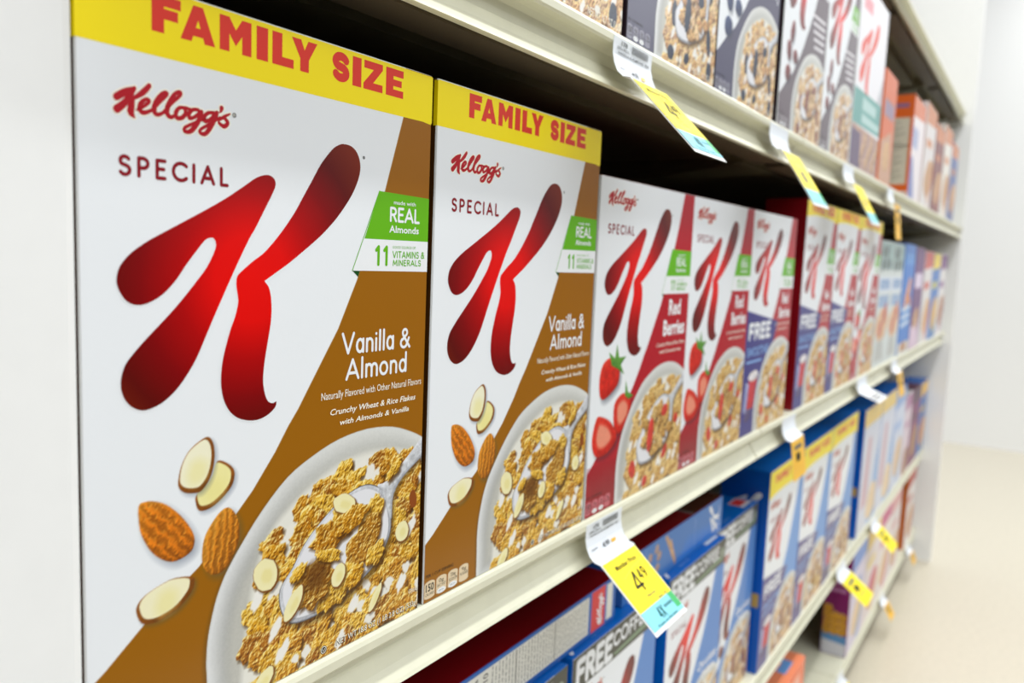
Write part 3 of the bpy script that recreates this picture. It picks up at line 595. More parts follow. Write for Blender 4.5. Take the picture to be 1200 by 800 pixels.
    if k['pic'] == 'va':
        for dx_, m_ in ((0, BLACK), (.35, PALE)):
            small(sh, 'NET WT 18.8 OZ (1 LB 2.8 OZ) (533g)', 137+dx_, 204.4, 3.1+dx_*.6, 3.5, m_, 1+int(dx_ > 0), shear=.0, bold=.0 if dx_ else .03)
        small(sh, 'CEREAL', 196.6, 204.6, 12.4, 2.6, PALE, 2); sh.disc(127.9, 4.5, 2.3, 2.3, BLACK, 0); sh.disc(127.9, 4.5, 2.0, 2.0, PALE, 1); sh.disc(127.9, 4.5, 1.6, 1.6, BLACK, 2); small(sh, 'U', 127.1, 128.7, 3.6, 1.8, PALE, 3)
    elif k['pic'] == 'bb': small(sh, 'NET WT 16.7 OZ (1 LB)', 148, 204, 3, 6, PALE, 2)
    if sh.v: out.append(sh.build('net_weight_print', root))
    ARTS[kind] = out

CART = {}
def carton(root, key, W, D, H, body, top=None, band=None, back=None):
    """folding carton: rounded edges, body colour, optional band round the head, tuck-flap seam on the lid"""
    if key in CART:
        body_ = None
        for o in CART[key]:
            c = o.copy(); COL.objects.link(c); c.parent = body_ or root; body_ = body_ or c
        return
    v, f = boxgeo(0, W, 0, D, 0, H, .0011)
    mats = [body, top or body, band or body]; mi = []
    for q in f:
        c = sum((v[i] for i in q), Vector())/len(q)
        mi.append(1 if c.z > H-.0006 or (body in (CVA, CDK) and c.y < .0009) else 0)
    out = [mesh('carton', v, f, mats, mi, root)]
    if band:
        vv, ff = boxgeo(-.00012, W+.00012, -.0001, .0028, H-.027, H-.0011)
        g = [q for q in ff if abs((vv[q[0]]-vv[q[2]]).z) > .001]
        o = mesh('banner_edge', vv, g, band, parent=out[0]); out.append(o)
    g = boxgeo(W*.02, W*.98, D*.04, D*.62, H-.0002, H+.0006, .0002)
    g2 = boxgeo(W*.36, W*.64, D*.5, D*.8, H+.0003, H+.0009, .0002)
    v, f = join([g, g2]); out.append(mesh('top_flap', v, f, top or body, parent=out[0]))
    CART[key] = out
CW = ink('carton_white', (228, 229, 228)); CRED = ink('carton_maroon', (128, 4, 18)); CBLUE = ink('carton_blue', (0, 104, 196)); CVA = ink('carton_brown_gap_shade', (74, 42, 8)); CDK = ink('carton_gap_shade', (44, 30, 36)); CSLATE = ink('carton_slate', (40, 26, 34)); CDR = ink('carton_dark_red', (112, 0, 10))  # CVA and CDK sides coloured dark to stand for shade between boxes
def kbox(kind, x, z, label, group, y=0., W=.2058, D=.063, yaw=0., body=None, top=None):
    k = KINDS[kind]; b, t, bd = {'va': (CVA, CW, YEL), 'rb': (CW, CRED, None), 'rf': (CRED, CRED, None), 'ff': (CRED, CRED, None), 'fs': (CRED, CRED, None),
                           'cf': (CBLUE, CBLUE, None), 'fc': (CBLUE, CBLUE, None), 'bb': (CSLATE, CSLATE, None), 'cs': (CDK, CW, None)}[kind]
    r = thing('cereal_box', label, 'cereal box', (x, y, z), group, (0, 0, yaw)); r.scale = (W/.2058, 1, 1)
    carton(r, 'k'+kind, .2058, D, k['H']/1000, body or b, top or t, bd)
    art(kind, r); return r

# ================================================================== setting
ZA, ZB, ZC, ZD, ZT, YC = 0., .3986, -.4500, -.7640, .80, .033
XE = 3.02
YB, KB = -.025, .918                                              # the upper shelf stands a little prouder
ZB = .2197+(.3986-.2197)*KB
CX = -.3744
def bx(x): return CX+(x-CX)*KB
struct(boxobj('floor', (-1.5, 6.5, -1.5, 1.2, -.95, -.90), FLOOR))
struct(boxobj('wall_left', (-1.1, -.2122, -.002, .6, -.90, 2.6), WALLW, .004))
struct(boxobj('wall_end', (5.6, 5.7, -1.5, 1.2, -.90, 2.6), WALLW))

def lip(h=.0424):
    return [(-.0005, 0), (-.0025, -.0008), (-.0035, -.0032), (-.0034, -.0080), (-.0020, -.0098), (.0030, -.0102), (.0060, -.0110), (.0096, -.0140), (.0108, -.0185), (.0112, -.0228), (.0100, -.0240), (.0060, -.0320), (.0005, -.0395), (-.0008, -.0418),
            (.0006, -h), (.0035, -h-.0002), (.0045, -h+.001), (.0045, -.0395), (.0160, -.0300), (.016, -.003), (.016, 0)]
def shelf(x0, x1, z, label, y=0., depth=.45):
    depth = .472-y
    r = thing('gondola_shelf', label, 'shelf', (x0, y, z), 'cream steel shelves of the store run'); L = x1-x0
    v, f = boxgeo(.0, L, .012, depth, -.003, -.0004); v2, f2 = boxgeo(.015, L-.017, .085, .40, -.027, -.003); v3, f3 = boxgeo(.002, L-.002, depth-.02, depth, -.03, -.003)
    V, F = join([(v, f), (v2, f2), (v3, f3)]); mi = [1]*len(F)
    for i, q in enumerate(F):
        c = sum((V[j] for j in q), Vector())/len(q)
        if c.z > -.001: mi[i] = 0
    mesh('shelf_deck', V, F, [STEEL, STEEL_SHADED], mi, r)
    V, F = extrude_profile([(a, b*(.92 if y < 0 else 1)) for a, b in lip()], 0.001, L-.001); mesh('price_channel', V, F, STEEL, parent=r, smooth=False)
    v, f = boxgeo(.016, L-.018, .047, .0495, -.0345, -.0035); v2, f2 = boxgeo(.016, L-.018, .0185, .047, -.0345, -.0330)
    V, F = join([(v, f), (v2, f2)]); mesh('stiffening_hem', V, F, HEM_SHADED, parent=r)
    for n, xx in (('shelf_bracket', .012), ('shelf_bracket', L-.014)):
        pr = [(.03, -.006), (depth-.002, -.003), (depth-.002, -.075), (depth*.6, -.06), (.03, -.02)]
        V, F = extrude_profile(pr, xx-.0015, xx+.0015); mesh(n, V, F, STEEL_SHADED, parent=r)
    return r
JA = [-.215, .703, 1.618, 2.533, XE]
for i in range(4):
    w = ('nearest the camera, joined to the white pillar', 'second from the camera', 'third from the camera', 'at the far end')[i]
    ja = list(JA); jb = [-.215, bx(.802), bx(1.72), bx(2.62), XE]
    shelf(jb[i], jb[i+1]-.002, ZB, 'cream shelf section above the yellow-bannered boxes, '+w, YB, .475)
    shelf(ja[i], ja[i+1]-.002, ZA, 'cream shelf section of the middle row, '+w)
    shelf(ja[i], ja[i+1]-.002, ZC, 'cream shelf section holding the lower blue boxes, '+w, YC)
    shelf(jb[i], jb[i+1]-.002, ZT, 'cream topmost shelf section seen from below, '+w)
    if i: pass
for i in range(4):
    w = ('nearest the camera', 'second from the camera', 'third from the camera', 'at the far end')[i]
    r = thing('gondola_deck', 'cream steel base deck section close to the floor, '+w, 'shelf', (JA[i], YC, ZD), 'cream steel base decks along the floor'); L = JA[i+1]-JA[i]-.002
    v, f = boxgeo(0, L, .012, .43, -.006, -.0004); mesh('base_deck', v, f, STEEL, parent=r)
    V, F = extrude_profile(lip(), .001, L-.001); mesh('price_channel', V, F, STEEL, parent=r)
    v, f = boxgeo(0, L, .045, .055, -.136, -.03); mesh('kick_plate', v, f, mat('kick_plate_grey', (120, 116, 104), .5), parent=r)
for i in range(4):
    tag(boxobj('gondola_back_panel', (JA[i]+.002, JA[i+1]-.002, .486, .496, -.88, 1.3), BACK), 'back panel darkened for the shade behind the shelves, '+('nearest the camera', 'second from the camera', 'third from the camera', 'at the far end')[i], 'back panel', 'dark back panels of the shelving')
    r = mesh('gondola_upright', *boxgeo(JA[i+1]-.034, JA[i+1]-.006, .4745-.001, .4855, -.89, 1.3, .002), STEEL_SHADED)
    tag(r, 'slotted steel upright behind the shelf joint, '+('nearest the camera', 'second from the camera', 'third from the camera', 'at the far end')[i], 'upright', 'slotted uprights of the shelving')
r = boxobj('gondola_end_panel', (XE+.002, XE+.020, -.03, .475, -.89, 1.3), WALLW, .002)
tag(r, 'white end panel closing the far end of the shelving', 'end panel')

# ================================================================== middle shelf
kbox('va', -.2109, ZA, 'large white and brown almond cereal box with yellow banner, nearest the camera', 'family size almond cereal boxes')
kbox('va', 0., ZA, 'white and brown almond cereal box with yellow banner, second from the camera', 'family size almond cereal boxes')
kbox('rb', .2098, ZA, 'white and red cereal box with strawberries, beside the second yellow-bannered box', 'red berry cereal boxes')
kbox('rb', .4137, ZA, 'white and red cereal box with strawberries left of the blue FREE panel box', 'red berry cereal boxes', W=.2030)
kbox('rf', .6155, ZA, 'short red and white cereal box with blue FREE panel, no banner', 'red berry cereal boxes', W=.2030)
kbox('ff', .870, ZA, 'first tall red cereal box with yellow banner and blue FREE panel', 'family size red berry boxes', W=.206)
kbox('ff', 1.0785, ZA, 'second tall red cereal box with yellow banner and blue FREE panel', 'family size red berry boxes', W=.206)
kbox('fs', 1.288, ZA, 'tall white and red cereal box with yellow banner and strawberries', 'family size red berry boxes', W=.232)

# ================================================================== other packets
def plain_box(label, group, loc, W, D, H, body, top, painter, step=2., side=None, yaw=0., frame=None, name='cereal_box', key=None):
    r = thing(name, label, 'cereal box', loc, group, (0, 0, yaw))
    carton(r, key or label, W, D, H, body, top)
    if painter:
        im = Img(W*1000, H*1000, step, (230, 230, 230), 7); painter(im); im.build('front_panel', r, inset=1.)
    if side:
        im = Img(D*1000, H*1000, min(step, 1.5), (230, 230, 230), 8); side(im); im.build('side_panel', r, MIRLEFT(D*1000), inset=1.)
    return r
def p_teal(im):
    im.a[:] = (206, 214, 212); W, H = im.W, im.H
    im.poly([(0, H*.78), (W, H*.78), (W, H), (0, H)], (148, 176, 174))
    for i in range(5): im.relief(im.blob(W*(.2+.28*(i % 3)), H*(.82+.1*(i//3)), W*.12, H*.05, .5, .3, 14, i), (70, 84, 84), .3)
    im.poly([(0, H*.6), (W, H*.6), (W, H*.72), (0, H*.72)], (214, 222, 232))
    for i, (a, b) in enumerate(((.62, .7), (.48, .57))): im.poly([(W*.12, H*a), (W*.88, H*a), (W*.88, H*b), (W*.12, H*b)], (110, 146, 192))
    for i in range(4): im.poly([(W*(.2+i*.17), H*.49), (W*(.24+i*.17), H*.49), (W*(.24+i*.17), H*.69), (W*(.2+i*.17), H*.69)], (214, 222, 232))
    im.relief(im.blob(W*.5, H*.34, W*.46, H*.13, .1, .2, 20, 4), (214, 170, 130), .5); im.relief(im.blob(W*.66, H*.42, W*.17, H*.06, .8, .2, 16, 5), (180, 50, 50), .4); im.relief(im.blob(W*.4, H*.3, W*.14, H*.05, .8, .2, 16, 6), (190, 70, 60), .4)
    im.poly([(W*.1, H*.04), (W*.8, H*.04), (W*.7, H*.2), (W*.2, H*.2)], (180, 182, 178), 1, 8)
def p_blue(im):
    im.a[:] = (14, 112, 200); W, H = im.W, im.H
    im.relief(im.blob(W*.5, H*.55, W*.36, H*.08, .7, .3, 18, 3), (222, 140, 70), .5); im.relief(im.blob(W*.7, H*.5, W*.2, H*.05, -.5, .3, 18, 5), (200, 110, 60), .5)
    for i in range(3): im.poly([(W*.1, H*(.24+i*.07)), (W*.85, H*(.27+i*.07)), (W*.85, H*(.31+i*.07)), (W*.1, H*(.28+i*.07))], (226, 232, 240), .9, 5)
    for i in range(5): im.poly([(W*(.12+i*.17), H*.82), (W*(.2+i*.17), H*.82), (W*(.2+i*.17), H*.92), (W*(.12+i*.17), H*.92)], (120, 180, 235), .8, 4)
    im.poly([(0, 0), (W, 0), (W, H*.1), (0, H*.1)], (220, 214, 200)); im.relief(im.blob(W*.5, H*.06, W*.3, H*.05, 0, .3, 14, 3), (176, 120, 80), .4)
def p_purple(im):
    im.a[:] = (96, 30, 110); W, H = im.W, im.H
    im.poly([(0, 0), (W, 0), (W*.8, H*.3), (0, H*.22)], (216, 190, 210), 1, 6); im.relief(im.blob(W*.5, H*.3, W*.3, H*.1, .2, .3, 18, 3), (190, 140, 90), .5)
    im.poly([(W*.12, H*.6), (W*.88, H*.6), (W*.88, H*.75), (W*.12, H*.75)], (236, 226, 240), .9, 6)
g = 'teal and white cereal boxes'
plain_box('narrow grey-teal cereal box with a peach bowl, touching the tall red ones', g, (1.530, 0, ZA), .168, .06, .283, CW, CW, p_teal, key='teal')
plain_box('narrow grey-teal cereal box with a peach bowl, beside the blue box', g, (1.701, 0, ZA), .168, .06, .283, CW, CW, p_teal, key='teal')
plain_box('bright blue cereal box on the middle shelf past the teal boxes', 'far middle shelf boxes', (1.885, 0, ZA), .19, .06, .288, CBLUE, CBLUE, p_blue)
plain_box('purple cereal box on the middle shelf right of the blue one', 'far middle shelf boxes', (2.085, 0, ZA), .19, .06, .285, ink('carton_purple', (80, 24, 96)), None, p_purple)
def p_mix(c1, c2, c3, seed=3, y0=.3):
    def f(im):
        im.a[:] = c1; W, H = im.W, im.H
        im.poly([(0, H*.80), (W, H*.84), (W, H), (0, H)], c2); im.relief(im.blob(W*.6, H*y0, W*.42, H*.18, .3, .15, 20, seed), c3, .5)
        im.poly([(W*.1, H*.58), (W*.7, H*.6), (W*.7, H*.68), (W*.1, H*.66)], c2, .8, 5); im.poly([(W*.5, H*.1), (W, H*.5), (W, H*.3), (W*.7, 0)], c2, .5, 8)
    return f
for i, (c1, c2, c3) in enumerate((((220, 216, 214), (200, 60, 50), (214, 170, 120)), ((40, 110, 190), (240, 210, 60), (210, 160, 90)), ((226, 222, 220), (120, 60, 130), (180, 120, 80)))):
    plain_box(('white and red', 'blue and yellow', 'white and purple')[i]+' cereal box near the far end of the middle shelf', 'far middle shelf boxes', (2.29+i*.21, 0, ZA), .2, .06, .28, ink('far%d' % i, c1), None, p_mix(c1, c2, c3, i+2))

# ---------------- upper shelf
def kboxb(kind, x, label, group, W):
    r = kbox(kind, bx(x), ZB, label, group, YB, W=W*KB); r.scale = (r.scale[0], KB, KB); return r
g = 'slate blueberry cereal boxes'
kboxb('bb', .0255, 'slate cereal box at the top left whose flakes picture is cut by the frame', g, .2058)
kboxb('bb', .2400, 'slate cereal box with dark fruit in its bowl, above the hanging yellow and cyan tag', g, .2058)
kboxb('bb', .4490, 'slate and violet cereal box with dark fruit, beside the narrow dark gap', g, .209)
g = 'white cereal boxes with grey corner on the upper shelf'
kboxb('cs', .680, 'white and grey cereal box just right of the narrow dark gap', g, .222)
kboxb('cs', .905, 'white and grey cereal box next to the one with a teal panel', g, .208)
def p_tealk(im):
    im.a[:] = (236, 234, 238); W, H = im.W, im.H; s = W/205.8
    for P_ in (K_LEFT, K_RIGHT): im.poly([(a*s*.9+10, (b-20)*.96+10) for a, b in cr(P_, 2)], (226, 80, 66))
    im.poly([(W*.1, H*.85), (W*.4, H*.86), (W*.4, H*.93), (W*.1, H*.92)], (226, 130, 140), .8, 5); im.poly(im.blob(W*.28, H*.975, 14, 9, 0, .1, 14, 2), (240, 214, 40))
    im.poly([(W*.7, H*.36), (W, H*.4), (W, H*.62)], (190, 188, 194), 1, 4)
    im.poly([(0, H*.23), (W, H*.25), (W, H*.44), (0, H*.42)], (96, 160, 154))
    for a, b, q in ((.33, .40, .8), (.26, .31, .95)): im.poly([(W*.3, H*a), (W*q, H*(a+.01)), (W*q, H*b), (W*.3, H*b)], (186, 216, 212), .9, 4)
    im.poly([(0, 0), (W, 0), (W, H*.23), (0, H*.23)], (176, 142, 130))
    for i in range(12): im.flake(W*(.08+.08*i), H*(.05+.13*(i % 3)/2), 14, 8, i, 300+i, (206, 160, 120))
    im.poly([(0, H*.0), (W*.35, 0), (W*.3, H*.2), (0, H*.2)], (84, 66, 104), .9, 4)
plain_box('white cereal box with a teal panel, standing left of the orange one', None, (bx(1.122), YB, ZB), .262*KB, .063, .318*KB, CW, CW, p_tealk, 1.2)
ORG = ink('carton_orange', (206, 92, 30))
def p_orange(im):
    im.a[:] = (214, 96, 34); W, H = im.W, im.H
    im.poly([(0, 0), (W, 0), (W*.8, H*.5), (0, H*.36)], (198, 150, 120), 1, 6); im.relief(im.blob(W*.5, H*.25, W*.3, H*.14, .2, .3, 18, 3), (206, 160, 110), .5); im.poly([(W*.1, H*.6), (W*.9, H*.6), (W*.9, H*.75), (W*.1, H*.75)], (120, 120, 170), .8, 8)
def p_ofront(im):
    im.a[:] = (232, 224, 226); W, H = im.W, im.H
    im.poly([(0, 0), (W*.5, 0), (W*.2, H*.4), (0, H*.4)], (110, 120, 180), 1, 10); im.poly([(0, H*.8), (W, H*.84), (W, H), (0, H)], (214, 110, 60)); im.poly([(0, H*.5), (W*.5, H*.5), (W*.5, H*.7), (0, H*.7)], (150, 160, 200), .8, 8)
def p_nutri(frame, title=(120, 100, 150)):
    def f(im):
        W, H = im.W, im.H; im.a[:] = frame
        im.poly([(W*.1, H*.12), (W*.92, H*.12), (W*.92, H*.78), (W*.1, H*.78)], (196, 190, 172))
        for i in range(22): im.poly([(W*.16, H*(.14+i*.028)), (W*(.5+.35*((i*7) % 5)/5), H*(.14+i*.028)), (W*(.5+.35*((i*7) % 5)/5), H*(.15+i*.028)), (W*.16, H*(.15+i*.028))], (120, 112, 100), .8)
        im.poly([(W*.1, H*.5), (W*.92, H*.5), (W*.92, H*.51), (W*.1, H*.51)], (60, 56, 50)); im.poly([(W*.2, H*.88), (W*.85, H*.88), (W*.85, H*.92), (W*.2, H*.92)], title, .9, 2)
        im.poly([(0, 0), (W, 0), (W, H*.05), (0, H*.05)], (214, 200, 190))
    return f
plain_box('orange cereal box on the upper shelf right of the teal panelled one', 'orange packets at the upper shelf', (bx(1.405), YB, ZB), .145*KB, .05, .222*KB, ORG, ORG, p_orange, 1.5)
plain_box('orange-edged packet turned so its nutrition table shows, upper shelf', 'orange packets at the upper shelf', (bx(1.815), YB, ZB), .2*KB, .070, .245*KB, ORG, ORG, p_ofront, 1.5, side=p_nutri((206, 92, 30)))
for i in range(4):
    c = ((220, 214, 212), (120, 40, 40), (226, 220, 210), (70, 90, 150))[i]
    plain_box(('pale', 'dark red', 'cream', 'blue-grey')[i]+' packet at the far end of the upper shelf', 'packets at the far end of the upper shelf', (bx(2.05+i*.225), YB, ZB), .21*KB, .06, (.27, .25, .28, .26)[i]*KB, ink('farB%d' % i, c), None, p_mix(c, (200, 120, 70), (190, 140, 90), i+4))

# ---------------- lower shelf
g = 'white and blue cereal boxes with FREE COFFEE banner'
kbox('cf', .0500, ZC, 'blue cereal box cut off at the bottom, left of the other FREE COFFEE boxes', g, YC)
kbox('cf', .2650, ZC, 'white and blue cereal box with FREE COFFEE banner, below the nutrition table', g, YC, W=.2)
kbox('cf', .4990, ZC, 'blue and white FREE COFFEE cereal box just right of the hanging price tag', g, YC, W=.2)
kbox('cf', .7010, ZC, 'blue and white FREE COFFEE cereal box against the tall blue box side', g, YC+.014, W=.195)
g = 'family size boxes with purple offer panel'
def side_blue(im):
    im.a[:] = (0, 84, 180); W, H = im.W, im.H
    im.poly([(W*.1, H*.33), (W*.95, H*.33), (W*.95, H*.40), (W*.1, H*.40)], (186, 150, 80), 1, 2)
    im.relief(im.blob(W*.5, H*.2, W*.2, H*.03, .4, .3, 12, 2), (200, 140, 110), .4)
def kside(root, D=80., H=340.):
    im = Img(D, H, 1.5, (0, 84, 180)); side_blue(im); im.build('side_panel', root, MIRLEFT(D), inset=1.)
    sh = Sheet(.3)
    for P_ in (K_LEFT, K_RIGHT): sh.poly([(6+a*.42, 206+b*.36) for a, b in cr(P_, 2)], WHITE, 1)
    sh.build('letter_emblem', root, MIRLEFT(D))['label'] = 'small white letter K'
for i, (x, w) in enumerate(((.906, .217), (1.126, .232), (1.361, .262))):
    r = kbox('fc', x, ZC, 'tall yellow-bannered box on the lower shelf, '+('first of three, blue side showing', 'middle of three', 'last of three, before the blue stripe')[i], g, YC, W=w, D=.08)
    if i == 0: kside(r)
def p_pale(im):
    im.a[:] = (206, 210, 224); W, H = im.W, im.H
    im.poly([(0, H*.86), (W, H*.86), (W, H), (0, H)], (240, 206, 110)); im.poly([(W*.55, 0), (W, 0), (W, H*.7), (W*.8, H*.5)], (140, 176, 222), 1, 8)
    im.relief(im.blob(W*.75, H*.18, W*.3, H*.15, .2, .2, 18, 2), (222, 196, 160), .4); im.poly([(W*.1, H*.2), (W*.45, H*.2), (W*.5, H*.75), (W*.3, H*.75)], (200, 140, 150), .6, 12)
g = 'pale boxes far along the lower shelf'
r = plain_box('pale blue box with cream banner, first after the blue stripe on the lower shelf', g, (1.722, YC, ZC), .245, .08, .325, CBLUE, CBLUE, p_pale, key='pale', side=side_blue)
r = plain_box('pale blue box with cream banner, second after the blue stripe on the lower shelf', g, (1.972, YC, ZC), .245, .08, .325, CBLUE, CBLUE, p_pale, key='pale')
plain_box('pale blue box with peach picture on the lower shelf, third after the blue stripe', g, (2.222, YC, ZC), .2, .07, .315, CBLUE, CBLUE, p_mix((200, 208, 226), (140, 170, 220), (216, 180, 140)))
plain_box('pale pink box with brown picture near the end of the lower shelf', g, (2.43, YC, ZC), .16, .07, .272, CW, CW, p_mix((214, 196, 206), (170, 110, 150), (150, 100, 60), 5, .15))
plain_box('plum coloured box nearly last on the lower shelf', g, (2.60, YC, ZC), .2, .07, .27, ink('plum', (90, 14, 60)), None, p_mix((120, 20, 90), (70, 10, 50), (170, 120, 60), 6))
plain_box('blue and orange box last on the lower shelf', g, (2.81, YC, ZC), .19, .07, .27, CBLUE, None, p_mix((60, 100, 170), (230, 180, 60), (200, 130, 60), 7))

# two packets lying flat on top of the standing row
def lying(label, loc, L, Wd, T, yaw, top, body, artf):
    r = thing('lying_cereal_box', label, 'cereal box', loc, 'cereal boxes lying on top of the lower row', (0, 0, yaw))
    v, f = boxgeo(0, L, 0, Wd, 0, T, .0012)
    mi = [1 if (sum((v[i] for i in q), Vector())/len(q)).z > T-.0006 else 0 for q in f]
    mesh('carton', v, f, [body, top], mi, r); artf(r); 
    sh = Sheet(.2); sh.poly([(3, 3), (L*1000-3, 3), (L*1000-3, Wd*1000-3), (3, Wd*1000-3)], top, 0); 
    if L < .32: sh.rect(210, 2, L*1000-3, 70, ink('lying_brown', (64, 26, 10)), 1); sh.rect(206, 2, 211, 120, GREYP, 1)
    sh.build('top_panel', r, TOP(T*1000))
    return r
NUT = ink('label_paper', (224, 223, 214))
def art_l1(r):
    sh = Sheet(.25); L = 330
    sh.rect(2, 1, L-2, 47, ink('lying_blue', (30, 96, 176)), 0)
    sh.rect(62, 6, 270, 44, NUT, 1); sh.rect(276, 4, 305, 46, ink('tag_red', (220, 50, 52)), 1); sh.rect(309, 6, 322, 44, NUT, 1)
    script(sh, WHITE, None, lambda x, y: (295-(y-273)*.9, 6+(x-13)*.62), .7, 3)
    small(sh, 'Nutrition Facts', 68, 103, 7, 5, BLACK, 3, bold=.02, rot=1)
    for i, (t, x) in enumerate((('Serving size 1 cup', 74), ('Calories', 84), ('150   210', 98))):
        small(sh, t, x, x+33, 8, (3, 5, 7)[i], BLACK, 3, bold=.01, rot=1)
    r_ = random.Random(2)
    for x in range(104, 266, 5):
        if x in (139, 204): sh.rect(x, 7, x+1.4, 43, BLACK, 3); continue
        y = 8.
        while y < 41:
            w = r_.uniform(2, 7); sh.rect(x, y, x+1.2, min(43, y+w), GREYP, 2); y += w+r_.uniform(.7, 1.8)
    sh.build('side_panel', r)['label'] = 'nutrition table with a red brand tag'
def art_l2(r):
    im = Img(316, 50, 1., (60, 118, 188)); c = (196, 150, 110)
    for i in range(9): im.relief(im.blob(118+i*3.2, 46-i*4.2, 3.2, 6.5, .9, .2, 12, i), c, .4, 3, 1)
    for i in range(7): im.relief(im.blob(132+i*2.4, 36-i*4.6, 3, 6.5, .4, .2, 12, i), c, .4, 3, 1)
    for x, y in ((96, 30), (92, 16), (70, 34), (88, 40)): im.relief(im.blob(x, y, 7, 6, .3, .3, 14, x), (170, 140, 130), .4)
    im.poly([(150, 0), (316, 0), (316, 18), (190, 26)], (34, 120, 214), .7, 14)
    im.build('side_panel', r, inset=1.)
    sh = Sheet(.3)
    for P_ in (K_LEFT, K_RIGHT): sh.poly([(292-(b-205)*.28-10, 4+a*.3) for a, b in cr(P_, 2)], WHITE, 1)
    sh.build('letter_emblem', r)['label'] = 'white letter K turned sideways'
    for t, a, b, y, h, m in (('CEREAL', 306, 342, 6, 5, WHITE), ('special', 214, 252, 6, 5, BLUEP), ('whole grain wheat', 60, 103, 4, 4, BLUEP)):
        sh = Sheet(.3); small(sh, t, a, b, y, h, m, 1, rot=1); sh.build('side_lettering', r)
lying('cereal box lying flat with its nutrition table and red brand tag facing out', (.036, YC+.007, ZC+.2943), .33, .2, .048, .00, CDR, ink('lying_blue2', (30, 96, 176)), art_l1)
lying('blue cereal box lying flat with a wheat picture facing out', (.394, YC+.012, ZC+.2943), .316, .2, .052, .00, CDR, ink('lying_blue3', (60, 118, 188)), art_l2)

# ---------------- bottom deck
def side_plum(im):
    W, H = im.W, im.H; im.a[:] = (122, 20, 92)
    for i in range(3): im.poly([(W*.12, H*(.62+i*.07)), (W*.85, H*(.62+i*.07)), (W*.85, H*(.66+i*.07)), (W*.12, H*(.66+i*.07))], (190, 140, 180), .8, 2)
    im.poly([(0, 0), (W, 0), (W, H*.2), (0, H*.24)], (90, 140, 190)); im.poly([(0, 0), (W, 0), (W, H*.12), (0, H*.14)], (206, 206, 214))
    for i in range(10): im.relief(im.blob(W*(.2+.3*(i % 3)), H*(.24+.07*(i//3)), W*.2, H*.045, i, .3, 14, i), (196, 140, 40), .6)
PLUM = ink('plum2', (122, 20, 92))
g = 'boxes standing on the bottom deck'
plain_box('box on the bottom deck whose plum side with cereal picture faces the camera', g, (1.730, YC, ZD), .2, .062, .27, PLUM, PLUM, p_mix((208, 200, 220), (90, 130, 200), (220, 190, 150)), side=side_plum, step=1.5)
for i, (c1, c2, c3) in enumerate((((220, 208, 210), (230, 200, 90), (190, 70, 110)), ((226, 216, 212), (190, 60, 120), (214, 180, 140)), ((216, 206, 206), (210, 150, 150), (200, 160, 120)))):
    plain_box(('pink and yellow', 'white and magenta', 'pale rose')[i]+' box standing on the bottom deck', g, (1.935+i*.205, YC, ZD), .2, .062, .27, ink('D%d' % i, c1), None, p_mix(c1, c2, c3, i+1))
def side_brown(im):
    W, H = im.W, im.H; im.a[:] = (186, 92, 20)
    for i in range(4): im.poly(im.blob(W*.4, H*(.3+i*.16), W*.22, H*.04, .4, .2, 12, i), (220, 180, 150), .9, 3)
plain_box('box with an orange-brown side at the far end of the bottom deck', g, (2.70, YC, ZD), .2, .075, .27, ink('brown_side', (186, 92, 20)), None, p_mix((226, 220, 216), (170, 40, 20), (200, 150, 100)), side=side_brown)
def p_opink(im):
    W, H = im.W, im.H; im.a[:] = (236, 110, 60); im.poly([(W*.1, H*.1), (W*.8, H*.1), (W*.8, H*.9), (W*.1, H*.9)], (240, 180, 160), .9, 6)
r = plain_box('small orange and pink packet with blue patch on top, bottom deck', g, (1.10, YC, ZD), .165, .06, .200, ink('opk', (236, 110, 60)), ink('opt', (238, 140, 100)), p_opink)
sh = Sheet(.9); sh.rect(60, 12, 120, 44, ink('patch', (110, 160, 220)), 0); sh.build('top_label', r, TOP(200))

# ================================================================== price tags
CARDY = mat('sale_card_yellow', (255, 232, 0), .45, .1); CARDC = mat('sale_card_cyan', (134, 212, 226), .45, .1); CARDG = mat('sale_card_green', (60, 180, 100), .45, .1)
PAPER = mat('label_paper_white', (232, 236, 240), .5); CARDW = mat('card_white', (240, 242, 240), .5); CARDO = mat('sale_card_amber', (244, 190, 60), .45, .1)
TXT = mat('tag_black', (24, 22, 20), .6); TXG = mat('tag_grey', (90, 92, 96), .6); TEALT = mat('tag_teal', (20, 96, 90), .6)
def strip(path, x0, x1, thick=.0004):
    """paper strip following a (y,z) path, with thickness"""
    P_ = [Vector((0, a, b)) for a, b in path]; V = []; n = len(P_)
    for i, p in enumerate(P_):
        d = (P_[min(i+1, n-1)]-P_[max(i-1, 0)]).normalized(); nn = Vector((0, -d.z, d.y)) * -1
        for off in (0, thick):
            V += [Vector((x0, p.y, p.z))-nn*off, Vector((x1, p.y, p.z))-nn*off]
    F = []
    for i in range(n-1):
        a = i*4; b = a+4
        F += [[a, a+1, b+1, b], [a+2, b+2, b+3, a+3], [a, b, b+2, a+2], [a+1, a+3, b+3, b+1]]
    F += [[0, 2, 3, 1], [n*4-4, n*4-3, n*4-1, n*4-2]]
    return V, F
def tagframe(y0, z0, y1, z1, L):
    """card plane: u along x, v from top (0) down to L (mm)"""
    d = Vector((0, y1-y0, z1-z0)).normalized(); n = Vector((0, d.z, -d.y))
    if n.y > 0: n = -n
    return lambda u, v, k: tuple(Vector((u/1000, y0, z0))+d*(v/1000)+n*(k/1000))
